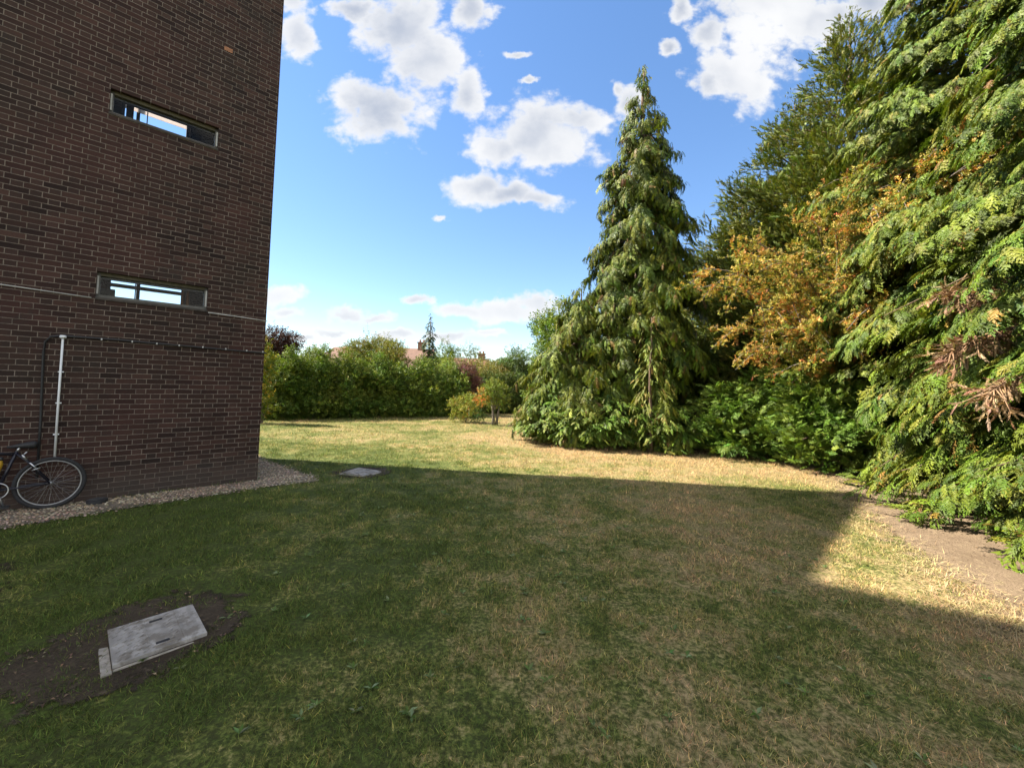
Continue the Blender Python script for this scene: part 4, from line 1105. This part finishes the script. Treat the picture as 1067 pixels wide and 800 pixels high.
def drain(label, C, ux, a, b, tilt, lift):
    """cover centred at C, long axis ux, sizes a (along ux) and b"""
    root = empty('drain_cover', (C[0], C[1], 0)); tag(root, label, 'drain cover')
    ux = Vector((*ux, 0)).normalized(); uy = Vector((-ux.y, ux.x, 0)); Rm = Matrix((ux, uy, Vector((0, 0, 1)))).transposed().to_4x4()
    Rt = Matrix.Translation((0, 0, lift)) @ Rm @ Matrix.Rotation(tilt, 4, 'Y')
    mb = MB(); mb.box((0, 0, 0), (a, b, .022), Rt)
    for i_ in range(9):
        for j_ in range(9):
            u_ = -a * .44 + a * .088 * (i_ + (.5 if j_ % 2 else 0)); w_ = -b * .44 + b * .11 * j_
            if abs(u_ - a * .02) < a * .11 or abs(u_ - a * .26) < a * .05 or u_ > a * .47: continue
            mb.box((0, 0, .0125), (a * .065, .009, .006), Rt @ Matrix.Translation((u_, w_, 0)) @ Matrix.Rotation(R(38), 4, 'Z'))
    lid = mb.build('cover_plate', M['lid'], root, bevel=.0015)
    rb = MB(); rb.box((a * .26, 0, .0125), (.012, b * .94, .004), Rt); rb.box((-a * .12, 0, .0125), (.006, b * .94, .003), Rt)
    for s in (-1, 1):
        rb.box((a * .02, s * b * .40, .0125), (a * .24, .006, .005), Rt)
    rb.build('ridge', M['lid'], lid)
    for s in (-1, 1):
        h = MB(); h.box((a * .02, s * b * .33, .0115), (a * .15, .022, .004), Rt); h.build('key_slot', M['dark'], lid)
    fr = MB()
    fr.box((-a * .5 - .025, -.01, -.012), (.045, b + .06, .03), Rm); fr.box((a * .5 + .03, b * .12, -.012), (.05, b * .55, .03), Rm)
    fr.box((0, -b * .5 - .014, -.014), (a, .02, .03), Rm); fr.box((0, b * .5 + .016, -.014), (a, .022, .03), Rm)
    fr.build('surround', M['concrete'], root, bevel=.004)
drain('large pale metal drain cover set in bare soil near the camera', (-2.185, 2.675), (.29, .31), .43, .46, R(-.6), .012)
drain('small distant drain cover in the lawn near the shadow edge', (-2.58, 7.33), (.95, -.3), .46, .42, R(2), .008)

def small_lid():
    root = empty('plastic_lid', (-5.12, 5.22, 0.02)); tag(root, 'small black plastic gully lid on the gravel by the bicycle', 'lid')
    mb = MB(); mb.tube([(0, 0, -.02), (0, 0, .025), (0, 0, .032)], [.10, .10, .08], 16); mb.build('cover', M['dark'], root)
    mb = MB()
    for k in range(-2, 3): mb.box((k * .026, 0, .035), (.010, .12, .006))
    mb.build('grate', M['felt'], root)
small_lid()

# ------------------------------------------------------------------ houses beyond the hedge
def tile_mat(name, a, b_):
    m, t, b = material(name); pos = t.new('ShaderNodeTexCoord').outputs['Object']
    n = t.noise(pos, 3, 5, .7); w = t.new('ShaderNodeTexWave', wave_type='BANDS', bands_direction='Z'); t.l.new(pos, w.inputs[0]); w.inputs['Scale'].default_value = 3.2
    c = t.mix(t.step(n, .3, .7), a, b_); c = t.mix(t.step(w.outputs[0], .0, .25, .45, 0), c, tuple(v * .4 for v in a))
    t.l.new(c, b.inputs['Base Color']); b.inputs['Roughness'].default_value = .85
    return m
M['tile'] = tile_mat('brown_red_roof_tile', (0.14, 0.08, 0.06), (0.21, 0.12, 0.085))
M['tile_red'] = tile_mat('orange_red_roof_tile', (0.21, 0.10, 0.065), (0.28, 0.135, 0.09))
M['render'] = plain('white_render', (0.72, 0.71, 0.68), .8, 0, .08, 2)
M['stock'] = plain('chimney_brick', (0.24, 0.14, 0.095), .9, 0, .3, 6)
def house(label, x, y, w, d, he, hr, hip, tile, chim, mast=None):
    root = empty('house', (x, y, 0)); tag(root, label, 'house', 'houses beyond the hedge')
    mb = MB(); mb.box((0, 0, he / 2), (w, d, he)); mb.build('wall', M['render'], root)
    e = .35; a, b = w / 2 + e, d / 2 + e; hx = a - hip
    V_ = [(-a, -b, he - .1), (a, -b, he - .1), (a, b, he - .1), (-a, b, he - .1), (-hx, 0, hr), (hx, 0, hr)]
    rf = MB(); rf.v = V_; rf.f = [(0, 1, 5, 4), (2, 3, 4, 5), (1, 2, 5), (3, 0, 4), (3, 2, 1, 0)]
    ro = rf.build('roof', M[tile], root)
    for (cx, ch) in chim:
        c = MB(); c.box((cx, .1, (hr + ch) / 2 - .5), (.75, .75, ch - hr + 1.0)); c.box((cx, .1, ch + .06), (.9, .9, .12)); co_ = c.build('chimney', M['stock'], ro)
        for s in (-.2, .2):
            q = MB(); q.tube([(cx + s, .1, ch + .12), (cx + s, .1, ch + .4)], [.11, .09], 10); q.build('chimney_pot', M['tile_red'], co_)
    for wx in (-w * .28, w * .28):
        wn = MB(); wn.box((wx, -d / 2 - .02, he * .55), (1.1, .08, 1.1)); wo = wn.build('window', M['frame'], root)
        pn = MB(); pn.box((wx, -d / 2 - .065, he * .55), (.94, .01, .94)); pn.build('pane', M['dark'], wo)
    if mast is not None:
        q = MB(); q.tube([(mast, 0, hr - .4), (mast, 0, hr + 3.3)], .03, 6)
        for k, l in ((2.2, .5), (2.5, .4), (2.8, .3)): q.tube([(mast - l, 0, hr + k), (mast + l, 0, hr + k)], .012, 4)
        q.build('aerial', M['steel'], ro)
house('house with a brown red hipped roof and tall aerial above the left of the hedge', -21.4, 53, 6.6, 6, 3.2, 5.6, 2.2, 'tile', [], 2.6)
house('house with a brick chimney and white wall left of the thin spruce', -11.0, 46, 4.4, 5, 3.1, 5.15, .3, 'tile', [(.85, 5.75)])
house('house with an orange red roof right of the thin spruce', -6.0, 47, 6.6, 5, 2.8, 4.3, .3, 'tile_red', [(2.5, 4.75)])

# ------------------------------------------------------------------ grass, gravel, litter
def keep_off(x, y, m=0.0):
    bad = in_poly(x, y, BUILD)
    bad |= in_poly(x, y, GRAVEL) & (poly_dist(x, y, GRAVEL) > .05 * (1 + RNG.random(len(x))))
    for poly, f in ((PATH, .16), (SOIL, .30), (SOIL2, .12)):
        ins = in_poly(x, y, poly); d = poly_dist(x, y, poly)
        sd_ = np.where(ins, d, -d)
        thr = (fbm(x * 4, y * 4) - .45) * f * 3.4
        bad |= sd_ > thr + RNG.random(len(x)) * f
    bad |= in_poly(x, y, MAN1)
    tuft = in_poly(x, y, SOIL) & (x < -2.75) & (fbm(x * 3.1 + 9, y * 3.1) > .52) & (RNG.random(len(x)) < .55)
    bad &= ~tuft
    return ~bad
def grass():
    r = np.random.default_rng(3); sc = Scatter()
    # a blade: bent strip of two triangles + tip
    T = np.array([(-.5, 0, 0), (.5, 0, 0), (-.35, .5, .06), (.35, .5, .06), (0, 1, .28)]); T[:, 0] *= .085
    TF = np.array([(0, 1, 3), (0, 3, 2), (2, 3, 4)])
    T1 = np.array([(-.5, 0, 0), (.5, 0, 0), (0, 1, .2)]); T1[:, 0] *= .11; TF1 = np.array([(0, 1, 2)])
    for (y0, y1, dens, s0, tp) in ((1.0, 3.2, 9500, .031, (T, TF)), (3.2, 6.0, 5000, .038, (T1, TF1)), (6.0, 10.5, 2000, .048, (T1, TF1)), (10.5, 22, 480, .065, (T1, TF1))):
        area = 2.56 * (y1 ** 2 - y0 ** 2) / 2 + 1.0 * (y1 - y0); n = int(area * dens)
        y = np.sqrt(r.uniform(y0 ** 2, y1 ** 2, n)); x = (r.random(n) - .5) * (2.56 * y + 1.0)
        cl = fbm(x * 6, y * 6, 2); ok = (cl + r.normal(0, .12, n) > .36) & (x < 8.0)
        ok &= keep_off(x, y)
        x, y, cl = x[ok], y[ok], cl[ok]; n = len(x)
        P = np.stack([x, y, ground_z(x, y) - .003], 1)
        D = r.normal(0, .55, (n, 3)); D[:, 2] = r.uniform(.45, 1.1, n)
        S = s0 * r.uniform(.55, 1.35, n) * (.7 + .8 * cl)
        v = r.uniform(.5, 1.75, n)[:, None] * (1 + r.normal(0, .07, (n, 3)))
        dead = r.random(n) < .20
        v[dead] *= np.array([2.0, 1.6, 1.7])
        v *= (.72 + .6 * fbm(x * 11 + 3, y * 11, 2))[:, None]
        sc.add(tp[0], tp[1], P, spin(frames(D), r.uniform(0, 6.28, n)), S, v)
    o = sc.build('grass', M['blade']); tag(o, 'short half dried mown grass covering the lawn', 'grass', kind='stuff')
grass()
def weeds():
    r = np.random.default_rng(4); sc = Scatter(); T, TF = tpl_leaf(.36, .05)
    spots = [(-.43, 2.09, 9), (-.72, 2.16, 7), (-.5, 2.35, 6), (-.25, 2.5, 6), (.05, 3.0, 10), (.2, 3.3, 9), (-.1, 3.4, 7), (-.9, 2.6, 5), (.6, 3.2, 6), (-1.2, 1.9, 5), (.5, 4.2, 6), (1.4, 4.9, 8), (-.6, 3.9, 6), (.9, 2.2, 5), (1.7, 2.7, 5)]
    for k in range(170): spots.append((r.uniform(-2.2, 3.0), r.uniform(1.7, 7), int(r.integers(3, 7))))
    for (x, y, n) in spots:
        for j in range(max(1, n // 4)):
            cx, cy = x + r.normal(0, .06), y + r.normal(0, .06); m = 6
            a = r.uniform(0, 6.28, m)
            P = np.stack([np.full(m, cx), np.full(m, cy), np.full(m, float(ground_z(np.array([cx]), np.array([cy]))[0]) + .012)], 1)
            D = np.stack([np.cos(a), np.sin(a), r.uniform(.15, .6, m)], 1)
            sc.add(T, TF, P, frames(D), r.uniform(.03, .055, m), pick_colours(r, m, [(0.13, 0.19, 0.06), (0.20, 0.24, 0.12), (0.085, 0.14, 0.03)], [2, 2, 2]))
    o = sc.build('lawn_weeds', M['leaf']); tag(o, 'broad leaved weeds scattered through the lawn', 'weeds', kind='stuff')
weeds()
def pebbles():
    r = np.random.default_rng(6); t = (1 + 5 ** .5) / 2
    T = unit(np.array([(-1, t, 0), (1, t, 0), (-1, -t, 0), (1, -t, 0), (0, -1, t), (0, 1, t), (0, -1, -t), (0, 1, -t), (t, 0, -1), (t, 0, 1), (-t, 0, -1), (-t, 0, 1)], float)) * .5
    TF = np.array([(0, 11, 5), (0, 5, 1), (0, 1, 7), (0, 7, 10), (0, 10, 11), (1, 5, 9), (5, 11, 4), (11, 10, 2), (10, 7, 6), (7, 1, 8), (3, 9, 4), (3, 4, 2), (3, 2, 6), (3, 6, 8), (3, 8, 9), (4, 9, 5), (2, 4, 11), (6, 2, 10), (8, 6, 7), (9, 8, 1)])
    T[:, 2] *= .6
    n = 42000; x = r.uniform(-7.2, -2.7, n); y = r.uniform(2.2, 9, n)
    sd_ = np.where(in_poly(x, y, GRAVEL), 1, -1) * poly_dist(x, y, GRAVEL)
    ok = (sd_ > r.normal(0, .05, n)) & ~in_poly(x, y, BUILD)
    # the dark earthy gap in the gravel by the little lid
    gap = np.hypot((x + 4.55) / .42, (y - 5.05) / .22) < 1 + .3 * r.normal(0, 1, n)
    ok &= ~(gap & (r.random(n) < .8))
    x, y = x[ok], y[ok]; n = len(x); sc = Scatter()
    P = np.stack([x, y, ground_z(x, y) + .014], 1)
    C = pick_colours(r, n, [(0.36, 0.29, 0.20), (0.47, 0.40, 0.30), (0.27, 0.21, 0.145), (0.19, 0.155, 0.12), (0.34, 0.24, 0.15)], [3, 2, 3, 2, 1.5])
    D = r.normal(0, 1, (n, 3)); D[:, 2] *= .3
    sc.add(T, TF, P, frames(D), r.uniform(.012, .030, n), C)
    M['stone'] = foliage_mat('pebble', 0.0, .8, .25)
    o = sc.build('gravel', M['stone']); tag(o, 'loose pale gravel along the foot of the brick wall', 'gravel', kind='stuff')
pebbles()
def litter():
    r = np.random.default_rng(8); sc = Scatter(); T, TF = tpl_leaf(.5, .18)
    n = 5200; x = r.uniform(-5, -1.5, n); y = r.uniform(1.4, 3.9, n)
    ok = in_poly(x, y, SOIL) & ~in_poly(x, y, MAN1) & (r.random(n) < .28)
    n2 = 9000; x2 = r.uniform(3.4, 8, n2); y2 = r.uniform(2.2, 12, n2)
    d2 = np.where(in_poly(x2, y2, PATH), 1, -1) * poly_dist(x2, y2, PATH)
    ok2 = (d2 > -.3) & (r.random(n2) < np.where(d2 > 1.0, .55, .2))
    X = np.concatenate([x[ok], x2[ok2]]); Y = np.concatenate([y[ok], y2[ok2]]); n = len(X)
    P = np.stack([X, Y, ground_z(X, Y) + .014], 1); D = r.normal(0, 1, (n, 3)); D[:, 2] *= .18
    C = pick_colours(r, n, [(0.16, 0.11, 0.07), (0.27, 0.19, 0.11), (0.09, 0.06, 0.045), (0.33, 0.27, 0.17)], [3, 2, 3, .7])
    sc.add(T, TF, P, frames(D), r.uniform(.010, .032, n), C)
    # straw along the grass edge of the path
    n = 9000; k = r.uniform(0, 8, n); e = np.array(PATH[:9]); i = k.astype(int).clip(0, 7); f = (k - i)[:, None]
    Q = e[i] * (1 - f) + e[i + 1] * f; Q = Q + r.normal(0, 1, (n, 2)) * np.array([.20, .1]) + np.array([-.06, 0])
    T2 = np.array([(-.03, 0, 0), (.03, 0, 0), (0.02, 1, .04)]); P = np.stack([Q[:, 0], Q[:, 1], ground_z(Q[:, 0], Q[:, 1]) + .016], 1)
    D = r.normal(0, 1, (n, 3)); D[:, 2] = r.uniform(0, .35, n)
    sc.add(T2, np.array([(0, 1, 2)]), P, frames(D), r.uniform(.04, .10, n), pick_colours(r, n, [(0.42, 0.32, 0.17), (0.34, 0.25, 0.12)], [1, 1]))
    o = sc.build('leaf_litter', M['stone']); tag(o, 'dry leaf litter and straw lying on the bare soil', 'leaf litter', kind='stuff')
litter()
